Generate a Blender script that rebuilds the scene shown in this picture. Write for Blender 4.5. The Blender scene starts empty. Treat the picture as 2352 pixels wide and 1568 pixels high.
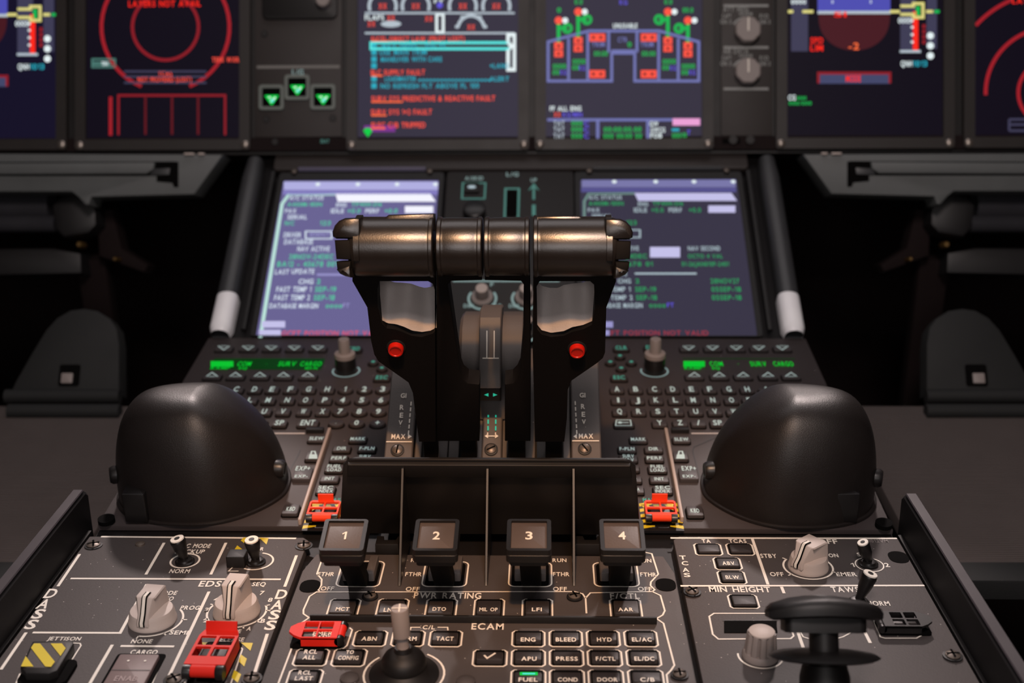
import bpy, bmesh, math, random
from mathutils import Vector, Matrix
random.seed(7)
SC = bpy.context.scene
COL = SC.collection
V = Vector
# ------------------------------------------------------------------ camera
FPX, CX0, CY0 = 2800.0, 1176.0, 784.0
TH, PSI, RHO = math.radians(19.0771), math.radians(1.64226), -0.0082
CAM = V((.0347, 0, .375))
FWD = V((-math.sin(PSI)*math.cos(TH), math.cos(PSI)*math.cos(TH), -math.sin(TH)))
R0 = V((math.cos(PSI), math.sin(PSI), 0)); U0 = R0.cross(FWD)
RGT = R0*math.cos(RHO)+U0*math.sin(RHO); UPV = RGT.cross(FWD)
cd = bpy.data.cameras.new('camera'); cam = bpy.data.objects.new('camera', cd); COL.objects.link(cam)
cam.matrix_world = Matrix(((RGT.x, UPV.x, -FWD.x, CAM.x), (RGT.y, UPV.y, -FWD.y, CAM.y), (RGT.z, UPV.z, -FWD.z, CAM.z), (0, 0, 0, 1)))
cd.sensor_width = 36; cd.lens = FPX/2352*36; cd.clip_start = .02; cd.clip_end = 30
cd.dof.use_dof = True; cd.dof.focus_distance = .735; cd.dof.aperture_fstop = 6.6
SC.camera = cam
def ray(x, y): return FWD + RGT*((x-CX0)/FPX) - UPV*((y-CY0)/FPX)
def at(x, y, d): return CAM + ray(x, y)*d
# ------------------------------------------------------------------ frames: a measured surface of the cockpit
class Fr:
    def __init__(s, o, u, v):
        s.o = V(o); s.u = V(u).normalized(); v = V(v); s.n = s.u.cross(v).normalized(); s.v = s.n.cross(s.u)
    def pt(s, a, b, h=0): return s.o+s.u*a+s.v*b+s.n*h
    def hit(s, x, y, h=0):
        d = ray(x, y); o = s.o+s.n*h
        return CAM+d*((o-CAM).dot(s.n)/d.dot(s.n))
    def uv(s, x, y, h=0):
        p = s.hit(x, y, h)-s.o
        return (p.dot(s.u), p.dot(s.v))
    def at(s, a, b, h=0, rot=0):
        c, q = math.cos(rot), math.sin(rot)
        return Fr(s.pt(a, b, h), s.u*c+s.v*q, s.v*c-s.u*q)
def slope(o, deg): return Fr(o, (1, 0, 0), (0, math.cos(math.radians(deg)), math.sin(math.radians(deg))))
W = Fr((0, 0, 0), (1, 0, 0), (0, 1, 0))
CON = W                                    # rear console, level
KB = slope((0, .708, 0), 6)                # keyboard deck
SCR = slope((0, 1.0043, .0311), 34)        # sloping screens
MAIN = slope((0, 1.188, .17), 71)          # main instrument panel
LEV = slope((0, .66, .209), 90+21.7)       # plane of the levers, leaning back towards the seats
QD = slope((0, .729, .044), 36)
# ------------------------------------------------------------------ materials
def lin(c): return tuple(((x/255)/12.92 if x/255 <= .04045 else ((x/255+.055)/1.055)**2.4) for x in c)
MATS = {}
def mat(name, rgb, rough=.5, metal=0, spec=.5, var=.15, bump=0, bscale=900, dust=0, wave=0):
    if name in MATS: return MATS[name]
    m = bpy.data.materials.new(name); m.use_nodes = True; nt = m.node_tree; N = nt.nodes; L = nt.links
    b = N['Principled BSDF']; b.inputs['Metallic'].default_value = metal; b.inputs['Specular IOR Level'].default_value = spec
    c = lin(rgb)
    tc = N.new('ShaderNodeTexCoord'); nz = N.new('ShaderNodeTexNoise'); nz.inputs['Scale'].default_value = 35; nz.inputs['Detail'].default_value = 6
    L.new(tc.outputs['Object'], nz.inputs['Vector'])
    mx = N.new('ShaderNodeMix'); mx.data_type = 'RGBA'
    mx.inputs[6].default_value = (*[x*(1-var) for x in c], 1); mx.inputs[7].default_value = (*[min(1, x*(1+var)) for x in c], 1)
    L.new(nz.outputs['Fac'], mx.inputs[0]); out = mx.outputs[2]
    if dust:
        vo = N.new('ShaderNodeTexVoronoi'); vo.inputs['Scale'].default_value = 260; L.new(tc.outputs['Object'], vo.inputs['Vector'])
        lt = N.new('ShaderNodeMath'); lt.operation = 'LESS_THAN'; lt.inputs[1].default_value = .085; L.new(vo.outputs['Distance'], lt.inputs[0])
        sp = N.new('ShaderNodeSeparateColor'); L.new(vo.outputs['Color'], sp.inputs[0])
        gt = N.new('ShaderNodeMath'); gt.operation = 'GREATER_THAN'; gt.inputs[1].default_value = 1-dust; L.new(sp.outputs[0], gt.inputs[0])
        ml = N.new('ShaderNodeMath'); ml.operation = 'MULTIPLY'; L.new(lt.outputs[0], ml.inputs[0]); L.new(gt.outputs[0], ml.inputs[1])
        m2 = N.new('ShaderNodeMix'); m2.data_type = 'RGBA'; L.new(ml.outputs[0], m2.inputs[0]); L.new(out, m2.inputs[6]); m2.inputs[7].default_value = (.5, .45, .42, 1); out = m2.outputs[2]
    L.new(out, b.inputs['Base Color'])
    mr = N.new('ShaderNodeMapRange'); mr.inputs[3].default_value = max(.02, rough-.06); mr.inputs[4].default_value = min(1, rough+.06)
    L.new(nz.outputs['Fac'], mr.inputs[0]); L.new(mr.outputs[0], b.inputs['Roughness'])
    if bump or wave:
        bp = N.new('ShaderNodeBump'); bp.inputs['Strength'].default_value = bump or .8; bp.inputs['Distance'].default_value = .0004 if not wave else .003
        if wave:
            wt = N.new('ShaderNodeTexWave'); wt.bands_direction = 'Y'; wt.inputs['Scale'].default_value = wave; L.new(tc.outputs['Object'], wt.inputs['Vector']); L.new(wt.outputs['Fac'], bp.inputs['Height'])
        else:
            n2 = N.new('ShaderNodeTexNoise'); n2.inputs['Scale'].default_value = bscale; n2.inputs['Detail'].default_value = 2
            L.new(tc.outputs['Object'], n2.inputs['Vector']); L.new(n2.outputs['Fac'], bp.inputs['Height'])
        L.new(bp.outputs['Normal'], b.inputs['Normal'])
    MATS[name] = m; return m
def glow(name, rgb, k=1.0, base=(3, 3, 4), rough=.5, spec=.12):
    if name in MATS: return MATS[name]
    m = bpy.data.materials.new(name); m.use_nodes = True; b = m.node_tree.nodes['Principled BSDF']
    b.inputs['Base Color'].default_value = (*lin(base), 1); b.inputs['Roughness'].default_value = rough; b.inputs['Specular IOR Level'].default_value = spec
    b.inputs['Emission Color'].default_value = (*lin(rgb), 1); b.inputs['Emission Strength'].default_value = k
    MATS[name] = m; return m
M_CON = mat('console grey paint', (72, 66, 65), .62, bump=.25, dust=.18)
M_KB = mat('keyboard deck grey', (57, 50, 50), .6, bump=.2, dust=.06)
M_KEY = mat('key plastic', (58, 53, 54), .5, bump=.1)
M_KEYD = mat('dark key plastic', (46, 41, 41), .5, bump=.1)
M_PANEL = mat('instrument panel grey', (46, 40, 38), .6, bump=.2)
M_STRIP = mat('control strip grey', (30, 27, 26), .6)
M_BEZ = mat('bezel grey', (36, 31, 29), .55, bump=.2)
M_BLK = mat('black plastic', (19, 17, 17), .52, spec=.4)
M_BLKS = mat('black satin', (22, 20, 20), .36)
M_DEEP = mat('deep black', (7, 6, 6), .85, spec=.08)
M_GRIP = mat('grip soft grey', (27, 24, 23), .30, spec=.8, bump=.12, bscale=1400)
M_LEVB = mat('lever black', (11, 9, 9), .7, spec=.15)
M_FING = mat('finger plate grey', (168, 160, 157), .6, bump=.35, bscale=1200)
M_DOME = mat('dome dark leatherette', (30, 26, 25), .42, spec=.4, bump=.3, bscale=1500)
M_QUAD = mat('quadrant grey', (84, 78, 76), .6, bump=.25, dust=.08)
M_TABLE = mat('table grey', (92, 95, 95), .6, bump=.3)
M_FOOT = mat('footrest grey', (25, 26, 26), .75, bump=.4)
M_RIB = mat('ribbed rubber', (92, 82, 79), .75, wave=130)
M_DARK = mat('footwell dark', (30, 22, 22), .85, spec=.15)
M_PED = mat('pedestal side dark', (17, 15, 16), .55, spec=.3)
M_HAND = mat('handle black', (20, 18, 18), .48, spec=.35)
M_EDGE = mat('rail grey', (54, 55, 57), .42)
M_RAILHI = mat('painted rail highlight', (250, 248, 255), .35)  # near-white colour standing in for the reflection on the rail ends
M_KNOB = mat('knob warm grey', (190, 176, 168), .55, bump=.15, var=.06)
M_KNOBD = mat('knob mid grey', (140, 130, 126), .5, var=.08)
M_WHITE = mat('white paint', (236, 228, 216), .6, var=.03)
M_YEL = mat('yellow paint', (214, 190, 30), .55, var=.06)
M_RED = mat('red plastic', (222, 38, 24), .55, spec=.25, var=.05)
M_ORED = mat('orange red plastic', (242, 66, 28), .55, spec=.25, var=.05)
M_BTN = mat('red button', (190, 26, 14), .28, var=.05)
M_STEEL = mat('screw steel', (150, 140, 132), .35, metal=.8)
M_SCRW = mat('dark screw', (104, 94, 86), .4, metal=.5)
M_BRASS = mat('brass', (200, 160, 100), .3, metal=.9)
M_ENGR = mat('number plate brown grey', (82, 72, 68), .55, bump=.2)
def E(n, rgb, k=1): return glow('glow '+n, rgb, k)
G_WHT = E('white', (232, 244, 246)); G_GRY = E('pale grey', (180, 192, 202)); G_RED = E('red', (255, 84, 66)); G_DRED = E('dim red', (140, 28, 38)); G_BRED = E('bright red', (255, 40, 26))
G_CYA = E('cyan', (40, 168, 190)); G_BCYA = E('bright cyan', (90, 232, 226)); G_GRN = E('green', (20, 180, 80)); G_BGRN = E('vivid green', (0, 205, 70)); G_VIO = E('violet', (112, 116, 176)); G_PUR = E('purple', (96, 84, 214))
G_MAG = E('magenta', (180, 70, 190)); G_PNK = E('pink', (236, 160, 214)); G_YEL = E('yellow', (222, 214, 130)); G_BLU = E('blue', (78, 78, 176)); G_BRN = E('maroon', (70, 24, 32)); G_SLT = E('slate', (62, 60, 84)); G_TEAL = E('teal legend', (74, 120, 112)); G_LEG = E('backlit legend', (128, 150, 148)); G_ORG = E('orange', (255, 110, 60))
G_KEY = glow('key legend', (150, 172, 168), .75, base=(150, 160, 158), rough=.6); G_KGRN = glow('key legend green', (60, 150, 128), .8, base=(60, 90, 84), rough=.6)
G_DOT = glow('quadrant green', (30, 170, 140), .9, base=(40, 120, 100), rough=.6)
# ------------------------------------------------------------------ glyphs (built-in vector font turned into mesh outlines)
GLY = {}
def make_glyphs():
    chars = "ABCDEFGHIJKLMNOPQRSTUVWXYZ0123456789/.-+:&()*,="
    obs = []
    for c in chars:
        cu = bpy.data.curves.new('g', 'FONT'); cu.body = c; cu.resolution_u = 3; cu.offset = .022
        o = bpy.data.objects.new('g', cu); COL.objects.link(o); obs.append((c, o, cu))
    dg = bpy.context.evaluated_depsgraph_get()
    for c, o, cu in obs:
        ev = o.evaluated_get(dg); me = ev.to_mesh()
        vs = [(v.co.x, v.co.y) for v in me.vertices]; fs = [tuple(p.vertices) for p in me.polygons]
        ev.to_mesh_clear()
        x0 = min(v[0] for v in vs); x1 = max(v[0] for v in vs)
        GLY[c] = ([(x-x0, y) for x, y in vs], fs, x1-x0)
    for c, o, cu in obs:
        bpy.data.objects.remove(o); bpy.data.curves.remove(cu)
make_glyphs()
CAPH = max(v[1] for v in GLY['H'][0])
GLY['1'] = ([(x*CAPH, y*CAPH) for x, y in ((0, .74), (.06, .62), (.24, .80), (.24, 0), (.40, 0), (.40, 1), (.27, 1))], [tuple(reversed(range(7)))], .40*CAPH)
# ------------------------------------------------------------------ mesh builder
def rrect(cx, cy, w, h, r, seg=4):
    r = min(r, w/2-1e-6, h/2-1e-6); p = []
    for sx, sy, a0 in ((1, 1, 0), (-1, 1, 90), (-1, -1, 180), (1, -1, 270)):
        for i in range(seg+1):
            a = math.radians(a0+90*i/seg); p.append((cx+sx*(w/2-r)+r*math.cos(a), cy+sy*(h/2-r)+r*math.sin(a)))
    return p
def circ(cx, cy, r, n=32, ry=None): return [(cx+r*math.cos(2*math.pi*i/n), cy+(ry or r)*math.sin(2*math.pi*i/n)) for i in range(n)]
def area(p): return sum(p[i][0]*p[(i+1) % len(p)][1]-p[(i+1) % len(p)][0]*p[i][1] for i in range(len(p)))/2
def ccw(p): return list(p) if area(p) > 0 else list(reversed(p))
def inset(p, d):
    n = len(p); q = []
    for i in range(n):
        a, b, c = V(p[i-1]), V(p[i]), V(p[(i+1) % n])
        e1 = (b-a); e2 = (c-b)
        if e1.length < 1e-9 or e2.length < 1e-9: q.append(tuple(b)); continue
        n1 = V((-e1.y, e1.x)).normalized(); n2 = V((-e2.y, e2.x)).normalized(); m = n1+n2
        if m.length < 1e-6: q.append(tuple(b)); continue
        m.normalize(); k = d/max(.35, m.dot(n1)); q.append((b.x+m.x*k, b.y+m.y*k))
    return q
class MB:
    def __init__(s): s.v = []; s.f = []; s.mi = []; s.mats = []
    def m(s, mt):
        if mt not in s.mats: s.mats.append(mt)
        return s.mats.index(mt)
    def raw(s, vs, fs, mt):
        b = len(s.v); k = s.m(mt); s.v += [V(x) for x in vs]
        for f in fs: s.f.append(tuple(b+i for i in f)); s.mi.append(k)
    def flat(s, fr, p, h, mt):
        p = ccw(p); s.raw([fr.pt(a, b, h) for a, b in p], [tuple(range(len(p)))], mt); return s
    def prism(s, fr, p, h0, h1, mt, bev=0, cap=None):
        p = ccw(p); n = len(p)
        if bev:
            rings = [(p, h0), (p, h1-bev), (inset(p, bev*.3), h1-bev*.3), (inset(p, bev), h1)]
        else: rings = [(p, h0), (p, h1)]
        vs = [fr.pt(a, b, h) for q, h in rings for a, b in q]; fs = []
        for k in range(len(rings)-1):
            for i in range(n):
                j = (i+1) % n; fs.append((k*n+i, k*n+j, (k+1)*n+j, (k+1)*n+i))
        fs.append(tuple(reversed(range(n)))); t = (len(rings)-1)*n
        if cap is None: fs.append(tuple(range(t, t+n)))
        s.raw(vs, fs, mt)
        if cap is not None: s.flat(fr, rings[-1][0], h1, cap)
        return s
    def holes(s, fr, outer, inner, h0, h1, mt):
        bm = bmesh.new(); loops = [ccw(outer)]+[list(reversed(ccw(q))) for q in inner]; ed = []; all_ = []
        for lp in loops:
            vv = [bm.verts.new((a, b, 0)) for a, b in lp]; all_.append(vv)
            ed += [bm.edges.new((vv[i], vv[(i+1) % len(vv)])) for i in range(len(vv))]
        bmesh.ops.triangle_fill(bm, edges=ed, use_beauty=True, use_dissolve=False, normal=(0, 0, 1)); bm.verts.index_update()
        vs = [v.co.copy() for v in bm.verts]; n = len(vs); fs = []
        for f in bm.faces:
            ids = [v.index for v in f.verts]
            if f.normal.z < 0: ids.reverse()
            fs.append(tuple(i+n for i in ids)); fs.append(tuple(reversed(ids)))
        for vv in all_:
            ii = [v.index for v in vv]
            for k in range(len(ii)): a, b = ii[k], ii[(k+1) % len(ii)]; fs.append((a, b, b+n, a+n))
        bm.free()
        s.raw([fr.pt(v.x, v.y, h0) for v in vs]+[fr.pt(v.x, v.y, h1) for v in vs], fs, mt); return s
    def lathe(s, fr, a, b, prof, mt, seg=32, lobes=0, amp=0, sx=1, sy=1, a0=0, a1=360):
        full = abs(a1-a0-360) < 1e-6; n = seg if full else seg+1; vs = []; fs = []
        for r, h in prof:
            for i in range(n):
                t = math.radians(a0+(a1-a0)*i/seg); rr = r*(1-amp*(.5+.5*math.cos(lobes*t))**4) if lobes else r
                vs.append(fr.pt(a+rr*sx*math.cos(t), b+rr*sy*math.sin(t), h))
        for k in range(len(prof)-1):
            for i in range(seg):
                j = (i+1) % n; fs.append((k*n+i, k*n+j, (k+1)*n+j, (k+1)*n+i))
        t = (len(prof)-1)*n
        fs.append(tuple(range(t, t+n))); fs.append(tuple(reversed(range(n))))
        s.raw(vs, fs, mt); return s
    def stroke(s, fr, p, w, h, mt, closed=False):
        p = [V(x) for x in p]; n = len(p); Lp = []; Rp = []
        for i in range(n):
            a = p[i-1] if (i > 0 or closed) else None; c = p[(i+1) % n] if (i < n-1 or closed) else None
            d1 = (p[i]-a).normalized() if a is not None else None; d2 = (c-p[i]).normalized() if c is not None else None
            if d1 is None: d1 = d2
            if d2 is None: d2 = d1
            t = d1+d2; t = t.normalized() if t.length > 1e-6 else d1
            nn = V((-t.y, t.x)); k = w/2/max(.4, nn.dot(V((-d1.y, d1.x))))
            Lp.append(p[i]+nn*k); Rp.append(p[i]-nn*k)
        vs = [fr.pt(x.x, x.y, h) for x in Lp]+[fr.pt(x.x, x.y, h) for x in Rp]; fs = []
        for i in range(n if closed else n-1): j = (i+1) % n; fs.append((n+i, n+j, j, i))
        s.raw(vs, fs, mt); return s
    def pline(s, fr, px, w, mt, h=.0002, closed=False): return s.stroke(fr, [fr.uv(x, y, h) for x, y in px], w, h, mt, closed)
    def pflat(s, fr, px, mt, h=.0002): return s.flat(fr, [fr.uv(x, y, h) for x, y in px], h, mt)
    def prect(s, fr, x0, y0, x1, y1, mt, h=.0002): return s.pflat(fr, [(x0, y0), (x1, y0), (x1, y1), (x0, y1)], mt, h)
    def text(s, fr, st, a, b, w, hh, h, mt, mono=False):
        gap = .16*CAPH; x = 0; items = []
        for c in st:
            if c == ' ': x += .62*CAPH; continue
            g = GLY[c]
            if mono: items.append((c, x+(.78*CAPH-g[2])/2)); x += .78*CAPH+gap
            else: items.append((c, x)); x += g[2]+gap
        tot = max(x-gap, 1e-6); sx = w/tot; sy = hh/CAPH
        if sx > 1.9*sy and len(st) < 2: sx = sy
        off = a-tot*sx/2
        for c, x in items:
            g = GLY[c]; s.raw([fr.pt(off+(x+p)*sx, b-hh/2+q*sy, h) for p, q in g[0]], g[1], mt)
        return s
    def ptext(s, fr, st, x, y, w, hh, mt, h=.0002):
        a, b = fr.uv(x, y, h); a0, _ = fr.uv(x-w/2, y, h); a1, _ = fr.uv(x+w/2, y, h); _, b0 = fr.uv(x, y+hh/2, h); _, b1 = fr.uv(x, y-hh/2, h)
        return s.text(fr, st, a, b, a1-a0, b1-b0, h, mt)
    def bar(s, p0, p1, w, t, mt, up=(0, 0, 1), bev=0, taper=1):
        p0, p1 = V(p0), V(p1); d = (p1-p0); L = d.length; d.normalize(); x = V(up).cross(d)
        if x.length < 1e-4: x = V((1, 0, 0)).cross(d)
        fr = Fr(p0, x, d.cross(x)); q0 = rrect(0, 0, w, t, bev or min(w, t)*.12, 2); q1 = [(a*taper, b*taper) for a, b in q0]; n = len(q0)
        vs = [fr.pt(a, b, 0) for a, b in q0]+[fr.pt(a, b, L) for a, b in q1]
        fs = [(i, (i+1) % n, n+(i+1) % n, n+i) for i in range(n)]+[tuple(reversed(range(n))), tuple(range(n, 2*n))]
        s.raw(vs, fs, mt); return s
    def rod(s, p0, p1, prof, mt, seg=24):
        p0, p1 = V(p0), V(p1); d = (p1-p0); L = d.length; d.normalize(); x = d.orthogonal()
        fr = Fr(p0, x, d.cross(x)); return s.lathe(fr, 0, 0, [(r, t*L) for r, t in prof], mt, seg)
    def extr(s, prof, x0, x1, mt, bev=0):      # (Y,Z) outline extruded along X
        p = prof if area(prof) > 0 else list(reversed(prof)); n = len(p)
        rings = [(p, x0), (p, x1)] if not bev else [(inset(p, bev), x0), (p, x0+bev), (p, x1-bev), (inset(p, bev), x1)]
        vs = [V((x, y, z)) for q, x in rings for y, z in q]; fs = []
        for k in range(len(rings)-1):
            for i in range(n): j = (i+1) % n; fs.append((k*n+i, k*n+j, (k+1)*n+j, (k+1)*n+i))
        t = (len(rings)-1)*n
        fs += [tuple(reversed(range(n))), tuple(range(t, t+n))]; s.raw(vs, fs, mt); return s
    def grid(s, rows, mt, closed=False, capend=False):
        n = len(rows[0]); vs = [p for r in rows for p in r]; fs = []
        for k in range(len(rows)-1):
            for i in range(n if closed else n-1): j = (i+1) % n; fs.append((k*n+i, k*n+j, (k+1)*n+j, (k+1)*n+i))
        if capend: fs.append(tuple(range((len(rows)-1)*n, len(rows)*n)))
        s.raw(vs, fs, mt); return s
    def build(s, name, parent=None, label=None, smooth=38, loc=None):
        lo = V([min(v[i] for v in s.v) for i in range(3)]); hi = V([max(v[i] for v in s.v) for i in range(3)])
        c = (lo+hi)/2; c = V(loc) if loc is not None else c
        me = bpy.data.meshes.new(name); me.from_pydata([tuple(v-c) for v in s.v], [], s.f)
        for mt in s.mats: me.materials.append(mt)
        me.polygons.foreach_set('material_index', s.mi); me.update()
        if smooth:
            me.shade_smooth(); me.set_sharp_from_angle(angle=math.radians(smooth))
        o = bpy.data.objects.new(name, me); COL.objects.link(o); o.location = c
        if parent is not None:
            o.parent = parent; w = parent; off = V((0, 0, 0))
            while w is not None: off += w.location; w = w.parent
            o.location = c-off
        if label: o['label'] = label
        return o
def thing(name, loc, label, cat, group=None):
    o = bpy.data.objects.new(name, None); o.empty_display_size = .02; COL.objects.link(o); o.location = loc
    o['label'] = label; o['category'] = cat
    if group: o['group'] = group
    return o
def tag(o, label, cat, group=None):
    o['label'] = label; o['category'] = cat
    if group: o['group'] = group
    return o
def struct(o): o['kind'] = 'structure'; return o
def px2(fr, pts, h=0): return [fr.uv(x, y, h) for x, y in pts]
# ------------------------------------------------------------------ shared small parts
def screw(root, fr, x, y, r=.0042, h=0, ang=.6, mt=None, cross=True, name='screw'):
    a, b = fr.uv(x, y, h) if x > 5 or x < -5 else (x, y)
    m = MB(); m.lathe(fr, a, b, [(r*1.25, h), (r*1.25, h+.0006), (r, h+.0008)], M_BLK, 24)
    m.lathe(fr, a, b, [(r*.95, h+.0008), (r*.95, h+.0014), (r*.6, h+.0021), (r*.2, h+.0023)], mt or M_SCRW, 24)
    for k in range(2 if cross else 1):
        f = fr.at(a, b, h+.00235, ang+k*math.pi/2); m.flat(f, rrect(0, 0, r*1.7, r*.3, r*.1), 0, M_DEEP)
    return m.build(name, root)
BT = .0034
def ubtn(root, pr, fr, x0, y0, x1, y1, sk0, sk1, lines, mt=None, mark=None, BT=BT):
    """push button in a printed bracket: (x0,x1) at the near edge y1, sk0/sk1 shift of the far edge y0"""
    A0, B0 = fr.uv(x0, y1); A1, _ = fr.uv(x1, y1); C0, B1 = fr.uv(x0+sk0, y0); C1, _ = fr.uv(x1+sk1, y0)
    a0, a1 = (A0+C0)/2, (A1+C1)/2; w, d = a1-a0, B1-B0; r = .0016; k = w*.16
    if pr: pr.stroke(fr, [(a0+k, B1), (a0+r, B1), (a0, B1-r), (a0, B0+r), (a0+r, B0), (a1-r, B0), (a1, B0+r), (a1, B1-r), (a1-r, B1), (a1-k, B1)], .00095, .0002, M_WHITE)
    ca, cb = (a0+a1)/2, (B0+B1)/2; m = MB(); bk = BT*1.7
    m.prism(fr, rrect(ca, cb, w*.86, d*.93, .0008), 0, .0006, M_DEEP)
    m.prism(fr, rrect(ca, cb+.0004-bk/2, w*.78, d*.88-bk, .0008), 0, BT, mt or M_KEYD, .0005)
    for t, x, y, tw, th in lines: m.ptext(fr, t, x, y, tw, th, M_WHITE, BT+.0002)
    if mark: mark(m)
    return m.build('push_button', root)
def selector(root, fr, a, b, r, hgt, ang, label, wf=1.0):
    m = MB(); m.lathe(fr, a, b, [(r*1.04, 0), (r*1.04, .0012), (r, .002), (r*.97, .0055), (r*.9, .0075), (r*.55, .0082)], M_KNOB, 48)
    f = fr.at(a, b, 0, ang); h = hgt; w = r*.86*wf      # f.u = pointing direction, f.v across, f.n up
    sd = [(r*1.0, .0035), (r*1.0, .006), (r*.78, h*.55), (r*.5, h*.97), (r*.42, h), (-r*.62, h), (-r*.72, h*.95), (-r*.84, .0055), (-r*.84, .0035)]
    g = Fr(f.o, f.u, f.n)                            # side outline plane, normal = -v
    tw = lambda x, z: w*(.62 if x > r*.7 else (.9 if x > r*.45 else 1.05))*(1 if z > h*.3 else 1.1)
    rows = []
    p = ccw(sd); n = len(p)
    for sgn, ins in ((-1, .0007), (-1, 0), (1, 0), (1, .0007)):
        q = inset(p, ins); rows.append([g.pt(x, z, sgn*(tw(x, z)/2-(0 if ins else .0006))) for x, z in q])
    vs = [v for rw in rows for v in rw]; fs = []
    for k in range(3):
        for i in range(n): j = (i+1) % n; fs.append((k*n+i, k*n+j, (k+1)*n+j, (k+1)*n+i))
    fs += [tuple(reversed(range(n))), tuple(range(3*n, 4*n))]; m.raw(vs, fs, M_KNOB)
    k = m.build('rotary_selector', root, label)
    st = MB(); path = [(r*.05, h+.0002), (r*.43, h+.0003), (r*.515, h*.97), (r*.8, h*.55), (r*1.025, .006), (r*1.03, .0036)]
    for wd, off, mt in ((.0034, .0002, M_DEEP), (.0018, .0005, M_WHITE)):
        pts = [g.pt(x+off, z+off, -wd/2) for x, z in path]+[g.pt(x+off, z+off, wd/2) for x, z in path]; q = len(path)
        st.raw(pts, [(i, i+1, q+i+1, q+i) for i in range(q-1)], mt)
    st.build('pointer_line', k, 'white pointer line with black border'); return k
def toggle(root, fr, bx, by, tx, ty, ht, rb=.0034, rt=.0046, label=None):
    a, b = fr.uv(bx, by); m = MB()
    m.lathe(fr, a, b, [(.0060, 0), (.0060, .0010), (.005, .0014), (.0045, .0026), (.003, .003)], M_BLKS, 32)
    p0 = fr.pt(a, b, .002); p1 = fr.hit(tx, ty, ht)
    m.rod(p0, p1, [(rb*.7, 0), (rb*.8, .2), (rb*1.15, .5), (rt*1.05, .88), (rt, .96), (rt*.9, 1)], M_BLKS, 32)
    o = m.build('toggle_switch', root, label)
    d = (p1-p0).normalized(); c = MB(); c.rod(p1-d*.0002, p1+d*.0006, [(rt*.93, 0), (rt*.9, 1)], M_WHITE, 32); c.rod(p1+d*.0006, p1+d*.0008, [(rt*.38, 0), (rt*.38, 1)], M_BLK, 24)
    c.build('toggle_tip', o, 'white ringed tip'); return o
def guard(root, fr, a, b, ang, L, Wd, H, mt, label, nose=.25, lip=False, legend=None, thin=1.0, w0=.24, w1=.78, lipw=.8, bh=.62):
    """hinged lattice cover: hinge at (a,b), length L along ang"""
    f = fr.at(a, b, 0, ang); base = MB()
    base.prism(f, rrect(L*.5, 0, L*1.02, Wd*.92, .002), 0, .0012, M_DEEP); base.prism(f, rrect(L*.48, 0, L*.55, Wd*.62, .001), .0012, H*bh, M_KEYD, .0005)
    if legend:
        for t, x, y, tw, th in legend: base.ptext(fr, t, x, y, tw, th, M_WHITE, H*bh+.0002)
    base.build('guarded_button', root, 'black button under the cover')
    c = MB(); t = .0014
    xs0, xs1 = L*w0, L*w1; yw = Wd*.5; bar = Wd*.075*thin
    nz = [(xs1, -yw), (xs1+nose*L*.55, -yw*.72), (xs1+nose*L, -yw*.3), (xs1+nose*L, yw*.3), (xs1+nose*L*.55, yw*.72), (xs1, yw)] if not lip else [(xs1, -yw), (xs1+nose*L, -yw*.86), (xs1+nose*L, yw*.86), (xs1, yw)]
    outer = [(L*.06, -yw)]+nz+[(L*.06, yw)]
    xm = (xs0+xs1)/2; wins = []
    for x0, x1 in ((xs0+bar*.4, xm-bar*.5), (xm+bar*.5, xs1-bar*.4)):
        for y0, y1 in ((-yw+bar, -bar*.5), (bar*.5, yw-bar)): wins.append(rrect((x0+x1)/2, (y0+y1)/2, x1-x0, y1-y0, .0006, 2))
    c.holes(f, outer, wins, H-t, H, mt)
    for sg in (-1, 1):
        c.prism(f, [(L*.06, sg*yw), (xs1, sg*yw), (xs1, sg*(yw-.0011)), (L*.06, sg*(yw-.0011))], H*.28, H-t*.5, mt)
    if lip: c.bar(f.pt(xs1+nose*L*.96, 0, H-.0004), f.pt(xs1+nose*L*1.3, 0, H+.0045), Wd*lipw, .0014, mt, up=f.n)
    g = c.build('switch_guard', root, label)
    hb = MB(); hb.rod(f.pt(L*.02, -Wd*.30, H*.7), f.pt(L*.02, Wd*.30, H*.7), [(H*.3, 0), (H*.3, 1)], mt, 20); hb.build('hinge_barrel', g)
    for sg in (-1, 1):
        hb = MB(); hb.rod(f.pt(L*.02, sg*Wd*.31, H*.64), f.pt(L*.02, sg*Wd*.5, H*.64), [(H*.34, 0), (H*.36, .2), (H*.36, 1)], M_BLKS, 20)
        hb.build('hinge_knuckle', g, 'black hinge knuckle')
    return g
def ring(pr, fr, a, b, r, d0, d1, w=.0012, mt=None, h=.0002, n=28, sy=1):
    pr.stroke(fr, [(a+r*math.cos(math.radians(d0+(d1-d0)*i/n)), b+sy*r*math.sin(math.radians(d0+(d1-d0)*i/n))) for i in range(n+1)], w, h, mt or M_WHITE)
def plate(fr, pts, thick, mt, bev=.0008):
    m = MB(); m.prism(fr, pts, -thick, 0, mt, bev); return m
LW = .0018
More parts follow.
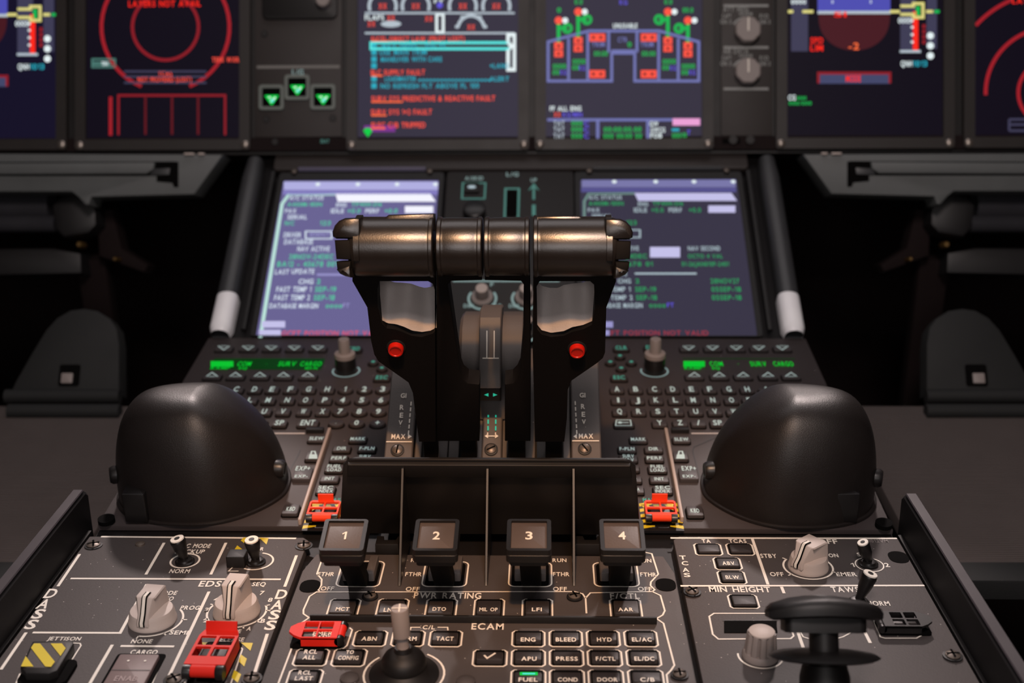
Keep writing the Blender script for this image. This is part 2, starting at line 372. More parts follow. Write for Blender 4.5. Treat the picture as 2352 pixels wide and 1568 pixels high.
# ================================================================== console plate: self-defence panel (DASS)
xL, xR = -.2600, -.1168; bN, bF = .40, .6975
dass = thing('switch_console', (-.187, .55, 0), 'grey switch panel lettered DASS down both edges, with two big pointer knobs', 'control panel')
p = plate(CON, [(xL, bN), (xR, bN), (xR, bF-.004), (xR-.004, bF), (xL, bF)], .006, M_CON)
P = lambda pts, w=LW: p.pline(CON, pts, w, M_WHITE)
T = lambda s, x, y, w, h: p.ptext(CON, s, x, y, w, h, M_WHITE)
P([(232, 1232), (680, 1236)]); P([(183, 1272), (133, 1346)]); P([(60, 1452), (2, 1537)]); P([(162, 1328), (645, 1330)])
P([(377, 1246), (335, 1319)]); P([(519, 1246), (484, 1319)]); P([(681, 1275), (654, 1347)]); P([(614, 1455), (580, 1560)])
for s, x, y in (('D', 118, 1362), ('A', 101, 1386), ('S', 89, 1409), ('S', 73, 1433)): T(s, x, y, 25, 21)
for s, x, y in (('D', 647, 1364), ('A', 637, 1388), ('S', 631, 1411), ('S', 622, 1435)): T(s, x, y, 25, 21)
T('C MODE', 456, 1253, 56, 9); T('BACKUP', 437, 1266, 66, 9); T('NORM', 413, 1311, 46, 9); T('EDS', 483, 1340, 50, 13); T('SEQ', 595, 1341, 31, 9)
T('MODE', 384, 1361, 46, 9); T('AUTO', 378, 1374, 42, 9); T('PROG', 437, 1395, 44, 9); T('SEMI', 411, 1452, 42, 9); T('NONE', 326, 1472, 48, 9)
P([(337, 1341), (276, 1453), (75, 1452)]); P([(480, 1358), (383, 1563), (374, 1582)]); P([(277, 1483), (400, 1484)]); T('CARGO', 331, 1497, 62, 10)
P([(240, 1582), (274, 1513), (283, 1507), (366, 1507), (373, 1513), (344, 1580)], .001); P([(258, 1480), (200, 1580)])
T('JETTISON', 148, 1466, 76, 8); P([(168, 1476), (184, 1477), (186, 1482), (148, 1541), (112, 1576)], .0008); P([(46, 1546), (34, 1576)], .0008)
for s, x, y in (('4', 496, 1376), ('3', 475, 1400), ('2', 473, 1424), ('1', 494, 1441), ('A', 572, 1443), ('B', 604, 1425), ('8', 621, 1377), ('7', 602, 1361)): T(s, x, y, 10, 9)
T('NONE', 531, 1449, 46, 8); T('RELEASE', 528, 1468, 66, 9); T('R', 602, 1260, 8, 7)
YP = lambda pts: p.pflat(CON, pts, M_YEL, .00025)
for q in ([(553, 1241), (559, 1234), (568, 1234), (566, 1250)], [(595, 1234), (617, 1235), (612, 1250)], [(545, 1252), (563, 1266), (561, 1272), (537, 1264)],
          [(449, 1474), (482, 1475), (470, 1484)], [(553, 1475), (581, 1476), (575, 1494)], [(441, 1495), (450, 1503), (440, 1519), (433, 1509)], [(553, 1502), (567, 1512), (561, 1530), (548, 1518)],
          [(424, 1531), (434, 1540), (428, 1560), (416, 1550)], [(538, 1538), (554, 1548), (546, 1567), (532, 1556)]): YP(q)
P([(508, 1485), (553, 1486), (557, 1490), (528, 1576)], .0008); P([(425, 1565), (420, 1580)], .0008)
ka, kb_ = CON.uv(351, 1424); k2a, k2b = CON.uv(544, 1405)
ring(p, CON, ka, kb_, .0168, -100, 42); ring(p, CON, k2a, k2b, .0168, -207, 25)
for ang in (-100, -52, 2): p.stroke(CON, [(ka+math.cos(math.radians(ang))*q, kb_+math.sin(math.radians(ang))*q) for q in (.0166, .0195)], .0009, .0002, M_WHITE)
for ang in (-205, -180, -152, -122, -93, -65, -35, 5, 24): p.stroke(CON, [(k2a+math.cos(math.radians(ang))*q, k2b+math.sin(math.radians(ang))*q) for q in (.0166, .0192)], .0009, .0002, M_WHITE)
ta, tb = CON.uv(425, 1288); ring(p, CON, ta, tb, .0088, 0, 360); t2a, t2b = CON.uv(588, 1289); ring(p, CON, t2a, t2b, .0105, -120, 80)
P([(541, 1296), (525, 1311), (548, 1311)], .0008)
p.build('faceplate', dass)
selector(dass, CON, ka, kb_, .0130, .0185, math.radians(-97), 'knob pointing to NONE')
selector(dass, CON, k2a, k2b, .0130, .0205, math.radians(-96), 'knob with the numbers 1 to 8 around it')
toggle(dass, CON, 425, 1291, 407, 1238, .0165, label='toggle leaning towards BACKUP')
toggle(dass, CON, 588, 1292, 578, 1240, .0165, label='toggle beside the yellow and black stripes')
m = MB(); m.prism(CON, rrect(*CON.uv(546, 1294), .0115, .0105, .001), 0, .0075, M_BLK, .0008); m.build('toggle_lock_bracket', dass)
for x, y in ((215, 1253), (698, 1254), (400, 1562), (578, 1559)): screw(dass, CON, x, y, .0045, mt=M_SCRW, ang=random.random())
m = MB(); m.lathe(CON, *CON.uv(322, 1250), [(.0032, 0), (.003, .001), (.001, .0016)], M_SCRW, 20); m.build('rivet', dass)
a, b = CON.uv(303, 1547); m = MB(); m.prism(CON, rrect(a, b+.001, .0265, .034, .002), 0, .0005, M_DEEP); m.prism(CON, rrect(a, b-.001, .0215, .0305, .0012), 0, .0028, mat('dim button brown', (122, 104, 102), .5), .0006)
m.stroke(CON, [(a-.0105, b-.001), (a+.0105, b-.001)], .0005, .0031, M_BLK)
for q in (-.004, .005): m.flat(CON, circ(a+q, b+.0075, .0007, 12), .0031, M_WHITE)
m.text(CON, 'ENAB', a, b-.0085, .012, .0045, .0031, mat('faint legend', (158, 140, 138), .6)); m.build('cargo_button', dass, 'dim brown square button in a white frame')
# striped jettison cover
f = CON.at(*CON.uv(104, 1530), 0, math.radians(0)); c = MB()
q3 = px2(CON, [(46, 1530), (74, 1471), (166, 1468), (169, 1476), (132, 1538), (112, 1546), (58, 1545)], .0065)
c.prism(CON, q3, .001, .0065, M_BLK, .0012); q4 = px2(CON, [(54, 1529), (78, 1476), (150, 1475), (153, 1489), (126, 1524), (108, 1533), (62, 1533)], .0066); c.flat(CON, q4, .0066, M_CON)
for q in ([(71, 1487), (78, 1477), (92, 1477), (126, 1519), (117, 1531), (104, 1530)], [(116, 1477), (142, 1477), (151, 1488), (139, 1506)], [(59, 1506), (77, 1530), (48, 1530)]): c.pflat(CON, q, M_YEL, .0069)
c.build('jettison_cover', dass, 'black cover with yellow stripes')
c = MB(); c.prism(CON, rrect(*CON.uv(110, 1549), .026, .022, .004), 0, .0022, M_DEEP); c.build('cover_base', dass)
a, b = CON.uv(470, 1572); guard(dass, CON, a, b, math.radians(88), .0375, .0215, .011, M_RED, 'red lattice cover between yellow stripes', nose=.14, lip=True)
# ================================================================== console plate: engine and warning panel
ecam = thing('switch_console', (0, .55, 0), 'grey middle panel lettered PWR RATING and ECAM, with square keys and a small joystick', 'control panel')
p = plate(CON, [(-.1135, bN), (.1135, bN), (.1135, .655), (.1085, .676), (-.1085, .676), (-.1135, .655)], .006, M_CON)
for q in ([(744, 1272), (728, 1317), (739, 1330), (738, 1344), (731, 1354), (734, 1357)], [(1482, 1268), (1497, 1271), (1512, 1318), (1495, 1336), (1494, 1344), (1504, 1354), (1498, 1358)],
          [(710, 1418), (697, 1409), (697, 1400), (711, 1369), (727, 1359), (1320, 1358), (1338, 1363), (1345, 1373), (1347, 1408)], [(1345, 1373), (1356, 1361), (1498, 1358), (1517, 1367), (1527, 1402), (1522, 1412), (1508, 1420), (1524, 1431), (1549, 1527), (1541, 1539), (1531, 1549), (1535, 1580)],
          [(710, 1418), (692, 1430), (635, 1580)]): P(q, .0010)
for s, x, y, w, h in (('FTHR', 749, 1318, 38, 9), ('OFF', 752, 1351, 30, 9), ('RUN', 960, 1286, 32, 8), ('FTHR', 950, 1318, 38, 9), ('OFF', 948, 1352, 32, 9), ('RUN', 1285, 1286, 32, 8), ('FTHR', 1289, 1318, 38, 9), ('OFF', 1286, 1352, 32, 9),
                      ('RUN', 1480, 1287, 32, 8), ('FTHR', 1489, 1319, 37, 9), ('OFF', 1481, 1352, 32, 9), ('PWR RATING', 1028, 1367, 155, 13), ('F/CTL', 1435, 1368, 68, 12), ('ECAM', 1120, 1438, 74, 14), ('C/L', 985, 1440, 28, 9)): T(s, x, y, w, h)
P([(942, 1447), (944, 1440), (966, 1440)], .0008); P([(1005, 1440), (1028, 1440), (1029, 1447)], .0008)
SLOTS = []
for x0, x1 in ((770, 870), (968, 1070), (1168, 1267), (1366, 1469)):
    a0, b0 = CON.uv(x0, 1347); a1, _ = CON.uv(x1, 1347); _, b1 = CON.uv(1000, 1290); s = .0025
    xc = (x0+x1)/2; tilt = (1253-xc)/1503*0
    SLOTS.append(((a0+a1)/2, b0, b1, a1-a0)); pts = rrect((a0+a1)/2, (b0+b1)/2, a1-a0, b1-b0, .004)
    p.stroke(CON, pts, .0010, .0002, M_WHITE, True); p.flat(CON, rrect((a0+a1)/2, (b0+b1)/2-.0005, (a1-a0)*.88, (b1-b0)*.92, .003), .00025, M_DEEP)
ja, jb = CON.uv(928, 1548)
ring(p, CON, ja, jb, .0212, -225, 60, .0011)
p.pline(CON, [(686, 1456), (683, 1465), (714, 1486), (789, 1488), (797, 1482), (809, 1446), (803, 1441)], .0009, M_WHITE)
p.build('faceplate', ecam)
for (ca, b0, b1, w) in SLOTS:
    for sg in (-1, 1):
        m = MB(); m.prism(CON, rrect(ca+sg*w*.27, (b0+b1)/2+.002, w*.2, (b1-b0)*.72, .001), 0, .0058, M_QUAD, .0008); m.build('slot_gate', ecam)
for x0, x1, y0, y1, s0, s1, ln in (
    (752, 822, 1376, 1406, 9, 8, [('MCT', 787, 1398, 31, 8)]), (864, 934, 1376, 1407, 8, 7, [('LNC', 897, 1400, 31, 9)]), (976, 1047, 1376, 1408, 7, 4, [('DTO', 1009, 1398, 31, 8)]),
    (1088, 1157, 1376, 1408, 4, 2, [('MIL OP', 1122, 1399, 42, 8)]), (1199, 1269, 1376, 1408, 3, -1, [('LFI', 1233, 1399, 23, 8)]), (1403, 1475, 1376, 1408, -4, -7, [('AAR', 1437, 1399, 34, 8)]),
    (809, 884, 1449, 1484, 9, 7, [('ABN', 848, 1466, 35, 9)]), (897, 972, 1449, 1484, 7, 5, [('NORM', 934, 1466, 46, 9)]), (984, 1058, 1449, 1485, 6, 5, [('TACT', 1022, 1466, 40, 9)]),
    (672, 748, 1491, 1529, 10, 9, [('RCL', 714, 1496, 30, 9), ('ALL', 710, 1509, 29, 9)]), (760, 836, 1491, 1530, 9, 8, [('TO', 804, 1497, 18, 8), ('CONFIG', 800, 1510, 47, 9)]), (656, 734, 1538, 1578, 10, 9, [('RCL', 700, 1544, 29, 9), ('LAST', 698, 1557, 41, 9)]),
    (1176, 1251, 1449, 1485, 1, 0, [('ENG', 1213, 1468, 34, 9)]), (1262, 1338, 1449, 1485, 0, -2, [('BLEED', 1300, 1468, 47, 9)]), (1349, 1425, 1449, 1485, -2, -4, [('HYD', 1388, 1468, 34, 9)]), (1436, 1512, 1449, 1485, -3, -5, [('EL/AC', 1474, 1468, 45, 9)]),
    (1174, 1252, 1493, 1530, 2, 0, [('APU', 1215, 1512, 35, 9)]), (1262, 1341, 1493, 1530, 1, -2, [('PRESS', 1302, 1512, 50, 9)]), (1351, 1430, 1493, 1530, -2, -4, [('F/CTL', 1391, 1512, 45, 9)]), (1441, 1520, 1493, 1530, -3, -6, [('EL/DC', 1480, 1512, 46, 9)]),
    (1262, 1343, 1539, 1580, 1, -2, [('COND', 1304, 1560, 46, 9)]), (1353, 1434, 1539, 1580, -2, -4, [('DOOR', 1395, 1560, 47, 9)]), (1445, 1527, 1539, 1580, -3, -6, [('C/B', 1487, 1560, 33, 9)])):
    if y0 == 1376: x0, x1, s0, s1, y1 = x0-s0*.5, x1-s1*.5, s0*1.5, s1*1.5, y1+15
    ubtn(ecam, MBX := MB(), CON, x0, y0, x1, y1, s0, s1, ln) and MBX.build('button_outline', ecam, 'white printed bracket', 0)
MBX = MB(); ubtn(ecam, MBX, CON, 1085, 1493, 1163, 1530, 3, 2, [], mark=lambda m: m.pline(CON, [(1112, 1504), (1119, 1511), (1138, 1499)], .0011, M_WHITE, BT+.0002)); MBX.build('button_outline', ecam, 'white printed bracket', 0)
MBX = MB(); ubtn(ecam, MBX, CON, 1173, 1539, 1253, 1580, 2, 0, [('FUEL', 1213, 1560, 44, 9)], mark=lambda m: (m.prect(CON, 1194, 1543, 1235, 1550, G_BGRN, BT+.0002), m.prect(CON, 1200, 1545, 1229, 1548, G_BCYA, BT+.0003))); MBX.build('button_outline', ecam, 'white printed bracket', 0)
for x, y in ((850, 1370), (1320, 1371), (1561, 1550)): screw(ecam, CON, x, y, .0038, h=.0006, mt=M_SCRW, ang=random.random())
for x, y in ((803, 1560), (1478, 1580), (1070, 1568)): m = MB(); m.lathe(CON, *CON.uv(x, y), [(.0052, 0), (.005, .0015), (.0035, .0026), (.001, .003)], M_CON, 24); m.build('screw_cover', ecam)
def notch(root, a, b): m = MB(); m.prism(CON, rrect(a, b, .012, .0145, .0055), -.001, .0003, M_DEEP); m.build('lift_notch', root)
for x, y in ((712, 1346), (1529, 1343)): notch(ecam, *CON.uv(x, y))
pass
# wrist ridge
a0, b0 = CON.uv(712, 1428, 0); a1, _ = CON.uv(1508, 1428, 0)
m = MB(); m.prism(CON, rrect((a0+a1)/2, b0+.0009, a1-a0, .0018, .0006), 0, .0043, M_BLK, .0005); m.build('hand_ridge', ecam, 'black raised ridge across the panel')
# emergency cancel guard
a, b = CON.uv(790, 1473); guard(ecam, CON, a-.0005, b, math.radians(180), .0280, .0165, .0078, M_RED, 'red lattice cover lettered EMER CANC', nose=.26, w0=.18, w1=.77, thin=.65, bh=.8, legend=[('EMER', 742, 1454, 46, 9), ('CANC', 739, 1463, 44, 8)])
# joystick
js = MB(); js.lathe(CON, ja, jb, [(.0185, 0), (.0185, .0006), (.013, .0035), (.0118, .0048)], M_BLK, 48)
js.lathe(CON, ja, jb+.0005, [(.0112, .003), (.0120, .0048), (.0116, .0088), (.0102, .0112), (.0070, .0130), (.0050, .0142), (.0044, .0165)], M_BLK, 40); jo = js.build('joystick', ecam, 'small black joystick')
s2 = MB(); s2.rod(CON.pt(ja, jb+.0005, .0135), CON.pt(ja-.0003, jb+.0005, .0230), [(.0042, 0), (.0036, .12), (.0032, .5), (.0032, 1)], M_KNOBD, 28)
s2.rod(CON.pt(ja-.0003, jb+.0005, .0230), CON.pt(ja-.0010, jb+.0005, .0395), [(.0042, 0), (.0046, .03), (.0046, .97), (.0043, 1)], M_KNOBD, 32)
f = CON.at(ja-.0010, jb+.0005, .0396)
for k in range(2): s2.flat(CON.at(ja-.0010, jb+.0005, .0397+k*.0001, k*math.pi/2+.05), rrect(0, 0, .0080, .0008, .0002), 0, M_WHITE)
s2.build('joystick_cap', jo, 'grey cylindrical cap with a cross on top')
# ================================================================== console plate: TCAS panel
tcas = thing('switch_console', (.187, .55, 0), 'grey switch panel lettered TCAS, MIN HEIGHT and TAWS', 'control panel')
p = plate(CON, [(.1168, bN), (.2600, bN), (.2600, .702), (.1210, .702), (.1168, .697)], .006, M_CON)
for q in ([(1540, 1235), (2060, 1236)], [(1728, 1237), (1764, 1342)], [(1563, 1345), (2123, 1344)], [(1795, 1347), (1801, 1362)], [(1830, 1443), (1846, 1490)], [(1973, 1424), (1999, 1476)]): P(q)
P([(1797, 1408), (1640, 1408), (1629, 1415), (1637, 1456), (1650, 1467), (1816, 1466), (1823, 1460), (1816, 1440)], .001)
for s, x, y, w, h in (('TA', 1622, 1242, 20, 8), ('TCAS', 1694, 1242, 40, 8), ('T', 1568, 1280, 15, 9), ('C', 1573, 1293, 15, 9), ('A', 1575, 1308, 15, 9), ('S', 1578, 1320, 15, 9), ('STBY', 1765, 1276, 37, 9), ('OFF', 1784, 1318, 31, 9), ('ON', 1914, 1275, 22, 8),
                      ('EMER', 1944, 1318, 47, 9), ('OFF', 1900, 1243, 46, 10), ('SYS', 1984, 1273, 31, 8), ('1', 1958, 1297, 8, 9), ('2', 2037, 1297, 11, 9), ('MIN HEIGHT', 1699, 1353, 141, 12), ('TAWS', 1941, 1353, 64, 12), ('NORM', 2017, 1385, 52, 10)): T(s, x, y, w, h)
p.ptext(CON, '1012VM', 2017, 1242, 45, 7, mat('faint print', (120, 112, 110), .6))
ra, rb = CON.uv(1856, 1302); ring(p, CON, ra, rb, .0148, -220, 40)
for ang in (-219, -168+25, 39-62): p.stroke(CON, [(ra+math.cos(math.radians(ang))*q, rb+math.sin(math.radians(ang))*q) for q in (.0148, .0175)], .0009, .0002, M_WHITE)
ya, yb = CON.uv(1997, 1297); ring(p, CON, ya, yb, .0084, 0, 360, .0008)
na, nb = CON.uv(1746, 1506); ring(p, CON, na, nb, .0118, -190, 20, .0010)
P([(2024, 1420), (2016, 1420), (2007, 1425), (2022, 1462), (2033, 1465), (2105, 1465), (2132, 1450), (2134, 1444), (2126, 1436)], .0008); P([(1918, 1467), (1936, 1462), (1955, 1452), (1956, 1446)], .0008); P([(1836, 1447), (1845, 1462), (1858, 1466)], .0008)
p.prect(CON, 1663, 1425, 1784, 1453, M_DEEP); p.pline(CON, [(1660, 1424), (1786, 1424)], .0006, M_BLK, .0004)
p.build('faceplate', tcas)
m = MB(); m.prism(CON, px2(CON, [(1665, 1452), (1664, 1426), (1782, 1426), (1786, 1452)], .0004), .0003, .0005, M_DEEP); m.build('display_window', tcas, 'dark empty readout window')
for x0, x1, y0, y1, s0, s1, ln in ((1600, 1660, 1249, 1275, -8, -6, []), (1675, 1733, 1249, 1275, -10, -6, []), (1645, 1705, 1281, 1308, -9, -7, [('ABV', 1673, 1293, 28, 8)]), (1655, 1716, 1312, 1341, -10, -8, [('BLW', 1682, 1325, 31, 8)]), (1679, 1745, 1366, 1397, -9, -9, [])):
    MBX = MB(); ubtn(tcas, MBX, CON, x0, y0, x1, y1, s0, s1, ln, BT=.0022); MBX.build('button_outline', tcas, 'white printed bracket', 0)
selector(tcas, CON, ra, rb, .0118, .0175, math.radians(-140), 'knob pointing to OFF', 1.35)
toggle(tcas, CON, 1994, 1296, 1982, 1246, .0155, rt=.0036, label='toggle between the printed 1 and 2')
toggle(tcas, CON, 1972, 1384, 1999, 1318, .0190, rt=.0044, label='toggle leaning away from the black handle')
kn = MB(); kn.lathe(CON, na, nb, [(.0098, 0), (.0098, .002), (.0088, .0035)], M_KNOBD, 40); kn.lathe(CON, na, nb, [(.0088, .0030), (.0078, .0140), (.0074, .0148), (.002, .0150)], M_KNOBD, 120, 10, .20); ko = kn.build('fluted_knob', tcas, 'fluted grey knob')
c = MB(); c.lathe(CON, na, nb, [(.0070, .0149), (.0069, .0155), (.0064, .0159), (.001, .0160)], M_KNOB, 40); c.build('knob_cap', ko, 'pale flat cap')
notch(tcas, .2537, .676)
a, b = CON.uv(2017, 1446); guard(tcas, CON, a, b+.0012, 0, .028, .0155, .0066, M_BLK, 'black lattice cover', nose=.25)
for x, y in ((1590, 1360), (2188, 1507)): screw(tcas, CON, x, y, .0042, h=.0005, mt=M_SCRW, ang=random.random())
# ================================================================== engine condition levers
LX = [(790, 1229, 821), (1002, 1229, 1018), (1215, 1229, 1216), (1429, 1229, 1416)]
for i, (hx, hy, sx) in enumerate(LX):
    o = at(hx, hy, .676); a = SLOTS[i][0]
    tm = ('chipped edges', 'beside the first divider', '', '')
    th = thing('condition_lever', (a, .645, 0), 'square-headed black lever numbered %d on its top plate' % (i+1), 'lever', 'numbered engine levers')
    f = slope(o, 14); m = MB(); m.holes(f, rrect(0, 0, .0246, .0258, .0020), [rrect(0, .0002, .0200, .0224, .0006)], -.0035, .0006, M_BLKS)
    m.prism(f, rrect(0, -.0004, .0250, .0262, .0022), -.0078, -.003, M_BLKS, .0006); m.prism(f, rrect(0, -.002, .0215, .021, .002), -.0112, -.0078, M_BLK); m.build('lever_head', th)
    m = MB(); m.prism(f, rrect(0, .0002, .0198, .0222, .0005), -.003, -.0008, M_ENGR, .0002); m.text(f, str(i+1), 0, .0006, .0026 if i == 0 else .0040, .0062, -.0006, M_WHITE); m.build('number_plate', th, 'brown grey plate with white %d' % (i+1))
    m = MB(); p0 = CON.hit(sx+5, 1338, -.002); m.bar(p0, f.pt(0, -.001, -.0085), .0120, .0085, M_LEVB, up=(0, 1, 0)); m.build('stem', th)
# ================================================================== lever guard with dividers
g0 = at(1124, 1217, .780); g1 = at(1122, 1056, .744)
GW = Fr(g0, (1, 0, 0), g1-g0); hh = (g1-g0).length
lg = thing('lever_guard', g0, 'black upright shield with three thin dividers, standing behind the numbered levers', 'shield')
wl, wr = GW.uv(778, 1215)[0], GW.uv(1472, 1215)[0]; tl, tr = GW.uv(790, 1056)[0], GW.uv(1457, 1057)[0]
m = MB(); m.prism(GW, [(wl, -.004), (wr, -.004), (tr+.001, hh-.005), (tr-.003, hh-.0012), (tr-.007, hh), (tl+.007, hh), (tl+.003, hh-.0012), (tl-.001, hh-.005)], -.0022, 0, M_BLKS, .0007)
m.prism(GW, [(tl+.001, hh-.0125), (tr-.001, hh-.0125), (tr-.0025, hh-.002), (tl+.0025, hh-.002)], 0, .003, M_BLK, .0012); m.build('shield_plate', lg)
for tx, bx in ((926, 916), (1120, 1116), (1316, 1320)):
    A = at(tx, 1076, .742); B = CON.hit(bx, 1345, .0004); X = (A.x+B.x)/2; m = MB()
    m.extr([(A.y+.004, A.z), (A.y, A.z), (B.y+.002, .003), (B.y, .0004), (B.y+.055, .0004)], X-.0009, X+.0009, M_BLKS, .0003); m.build('divider', lg)
for x0, x1 in ((862, 915), (1322, 1380)):
    a0, b0 = CON.uv(x0, 1262, .001); a1, _ = CON.uv(x1, 1262, .001); m = MB()
    m.prism(CON, [(a0, b0), (a1, b0), (a1, b0+.011), ((a0+a1)/2+.006, b0+.011), ((a0+a1)/2+.005, b0+.006), ((a0+a1)/2-.002, b0+.006), ((a0+a1)/2-.003, b0+.011), (a0, b0+.011)], -.003, .0050, M_BLK, .0006); m.build('foot_block', lg)
# ================================================================== throttle quadrant
q = thing('throttle_quadrant', (0, .78, .02), 'grey curved quadrant lettered GI REV MAX, holding the thrust levers', 'throttle quadrant')
PR = [(.703, .0245), (.729, .0436), (.757, .0640), (.783, .0829), (.797, .0885), (.815, .0885), (.84, .0820), (.87, .0690), (.90, .0500), (.925, .0300), (.930, .0220)]
def strip(pr, d): return [(y, max(z-d, (y-.708)*.1051+.0004)) for y, z in pr]+[(.932, .0240), (.709, .0006), (.703, .0006)]
def xq(x): return QD.uv(x, 1040)[0]
m = MB(); m.extr(strip(PR, .014), xq(884), xq(1379), M_BLK)
for x0, x1, d in ((951, 966, .0045), (1005, 1027, .003), (1029, 1053, .003), (1092, 1106, .003), (1153, 1166, .003), (1206, 1229, .003), (1232, 1254, .003), (1294, 1310, .0045)): m.extr(strip(PR, d), xq(x0), xq(x1), M_QUAD, .0004)
m.extr([(.752, .06), (.754, .085), (.759, .104), (.770, .117), (.786, .121), (.81, .117), (.838, .092), (.845, .06)], -.0225, .0215, M_QUAD, .002)
m.build('slotted_housing', q)
for x0, x1, sg in ((883, 947, -1), (1313, 1381, 1)):
    m = MB(); m.extr(strip(PR, 0), xq(x0), xq(x1), M_QUAD, .0008); xs = (lambda x: x) if sg < 0 else (lambda x: x)
    TX = lambda s, x, y, w, h: m.ptext(QD, s, x, y, w, h, M_WHITE, .0003)
    if sg < 0:
        for s, x, y, w, h in (('GI', 927, 908, 13, 10), ('R', 923, 935, 9, 11), ('E', 922, 953, 8, 11), ('V', 920, 970, 9, 10), ('MAX', 915, 1002, 32, 11)): TX(s, x, y, w, h)
        m.pline(QD, [(887, 1014), (946, 1014)], .0007, M_WHITE, .0003)
        for k in range(6): m.pline(QD, [(944.5-k*1.15, 922+k*13.2), (944.5-k*1.15-.8, 931+k*13.2)], .0008, M_WHITE, .0003)
        m.pflat(QD, [(937, 996), (937, 1007), (946, 1002)], M_WHITE, .0003)
    else:
        for s, x, y, w, h in (('GI', 1338, 907, 13, 10), ('R', 1339, 933, 9, 11), ('E', 1340, 951, 8, 11), ('V', 1341, 968, 9, 10), ('MAX', 1346, 1001, 33, 11)): TX(s, x, y, w, h)
        m.pline(QD, [(1314, 1012), (1376, 1012)], .0007, M_WHITE, .0003)
        for k in range(6): m.pline(QD, [(1321+k*.7, 921+k*13.2), (1321+k*.7+.5, 930+k*13.2)], .0008, M_WHITE, .0003)
        m.pflat(QD, [(1325, 996), (1325, 1007), (1317, 1002)], M_WHITE, .0003)
    m.build('scale_plate', q, 'scale plate lettered GI REV MAX')
m = MB(); m.extr(strip(PR[:6], -.0012), xq(1107), xq(1152), M_QUAD, .0008)
for k in range(5):
    for x, s in ((1122, -.25), (1139, -.1)): m.pline(QD, [(x+k*s, 918+k*15), (x+k*s, 928+k*15)], .0009, G_DOT, .0016)
m.pline(QD, [(1120, 993), (1120, 1000)], .0007, M_WHITE, .0016); m.pline(QD, [(1138, 993), (1138, 1000)], .0007, M_WHITE, .0016); m.pline(QD, [(1118, 1001), (1140, 1001)], .0007, M_WHITE, .0016)
m.pflat(QD, [(1113, 1001), (1121, 996), (1121, 1006)], M_WHITE, .0016); m.pflat(QD, [(1145, 1001), (1137, 996), (1137, 1006)], M_WHITE, .0016); m.build('centre_plate', q, 'centre plate with green dashes')
for x, y, an, h in ((913, 1034, 1.45, .0002), (1128, 1032, .5, .0014), (1343, 1031, 2.2, .0002)): screw(q, QD, x, y, .0036, h=h, ang=an, cross=False)
# centre slider
xa, xb = -.0082, .0062
sl = thing('centre_slider', (0, .76, .09), 'grey slider with two white lines, between the middle two thrust levers', 'slider')
m = MB(); m.extr([(.7355, .0885), (.7375, .1010), (.7425, .1062), (.7500, .1235), (.7560, .1300), (.7700, .1320), (.80, .1250), (.80, .1050), (.765, .0850), (.7500, .0855)], xa, xb, M_QUAD, .0007)
sf = Fr((0, .7425, .1062), (1, 0, 0), (0, .0075, .0173))
for dx in (-.0030, .0017): m.stroke(sf, [(dx, .0005), (dx, .0183)], .0007, .0003, M_WHITE)
m.stroke(sf, [(-.0058, .0004), (.0048, .0004)], .0007, .0003, M_WHITE); m.build('slider_body', sl)
m = MB(); m.extr([(.7365, .0795), (.7360, .0880), (.7600, .0850), (.7600, .0700)], xa+.0005, xb-.0005, M_BLK, .0005); fs = Fr((0, .7365, .0795), (1, 0, 0), (0, -.0005, .0085))
for dx, s in ((-.0032, -1), (.0022, 1)): m.flat(fs, [(dx-s*.0012, .0030), (dx+s*.0016, .0042), (dx-s*.0012, .0054)], .0002, G_DOT)
m.build('slider_pointer', sl, 'black pointer with two green triangles')
# ================================================================== thrust levers
def lpx(pts): return px2(LEV, pts)
GY = LEV.uv(1100, 566)[1]
def grip(m, x0, x1, r, flL, flR, seg=56):
    a0, a1 = LEV.uv(x0, 566)[0], LEV.uv(x1, 566)[0]; L = a1-a0; f = Fr(LEV.pt(a0, GY, 0), LEV.n, LEV.v)  # axis = n x v
    f = Fr(LEV.pt(a0, GY, 0), LEV.v, LEV.n); g = Fr(f.o, LEV.n, -LEV.v) if False else None
    F2 = Fr(LEV.pt(a0, GY, 0), LEV.v, -LEV.n)
    if F2.n.x < 0: F2 = Fr(LEV.pt(a0, GY, 0), LEV.v, LEV.n)
    pr = []
    pr += [(r*.985, 0), (r*1.03, .0006), (r*1.03, .0022), (r*.99, .0028), (r*.99, .0042), (r*1.0, .0048)] if flL else [(r*.80, 0), (r*.93, .0012), (r*.985, .0034), (r, .0065)]
    pr += [(r, L*.5)]
    pr += [(r, L-.0048), (r*.99, L-.0042), (r*.99, L-.0028), (r*1.03, L-.0022), (r*1.03, L-.0006), (r*.985, L)] if flR else [(r, L-.0065), (r*.985, L-.0034), (r*.93, L-.0012), (r*.80, L)]
    m.lathe(F2, 0, 0, pr, M_GRIP, seg); return F2, L
R = .0168
GRF = slope((0, .66, .209), 76)
def stems(m, x0, x1):
    a0, a1 = LEV.uv(x0, 990)[0], LEV.uv(x1, 990)[0]; b0 = LEV.uv(1100, 960)[1]; m.prism(LEV, [(a0, b0-.048), (a1, b0-.048), (a1, b0), (a0, b0)], -.010, .001, M_LEVB, .0006)
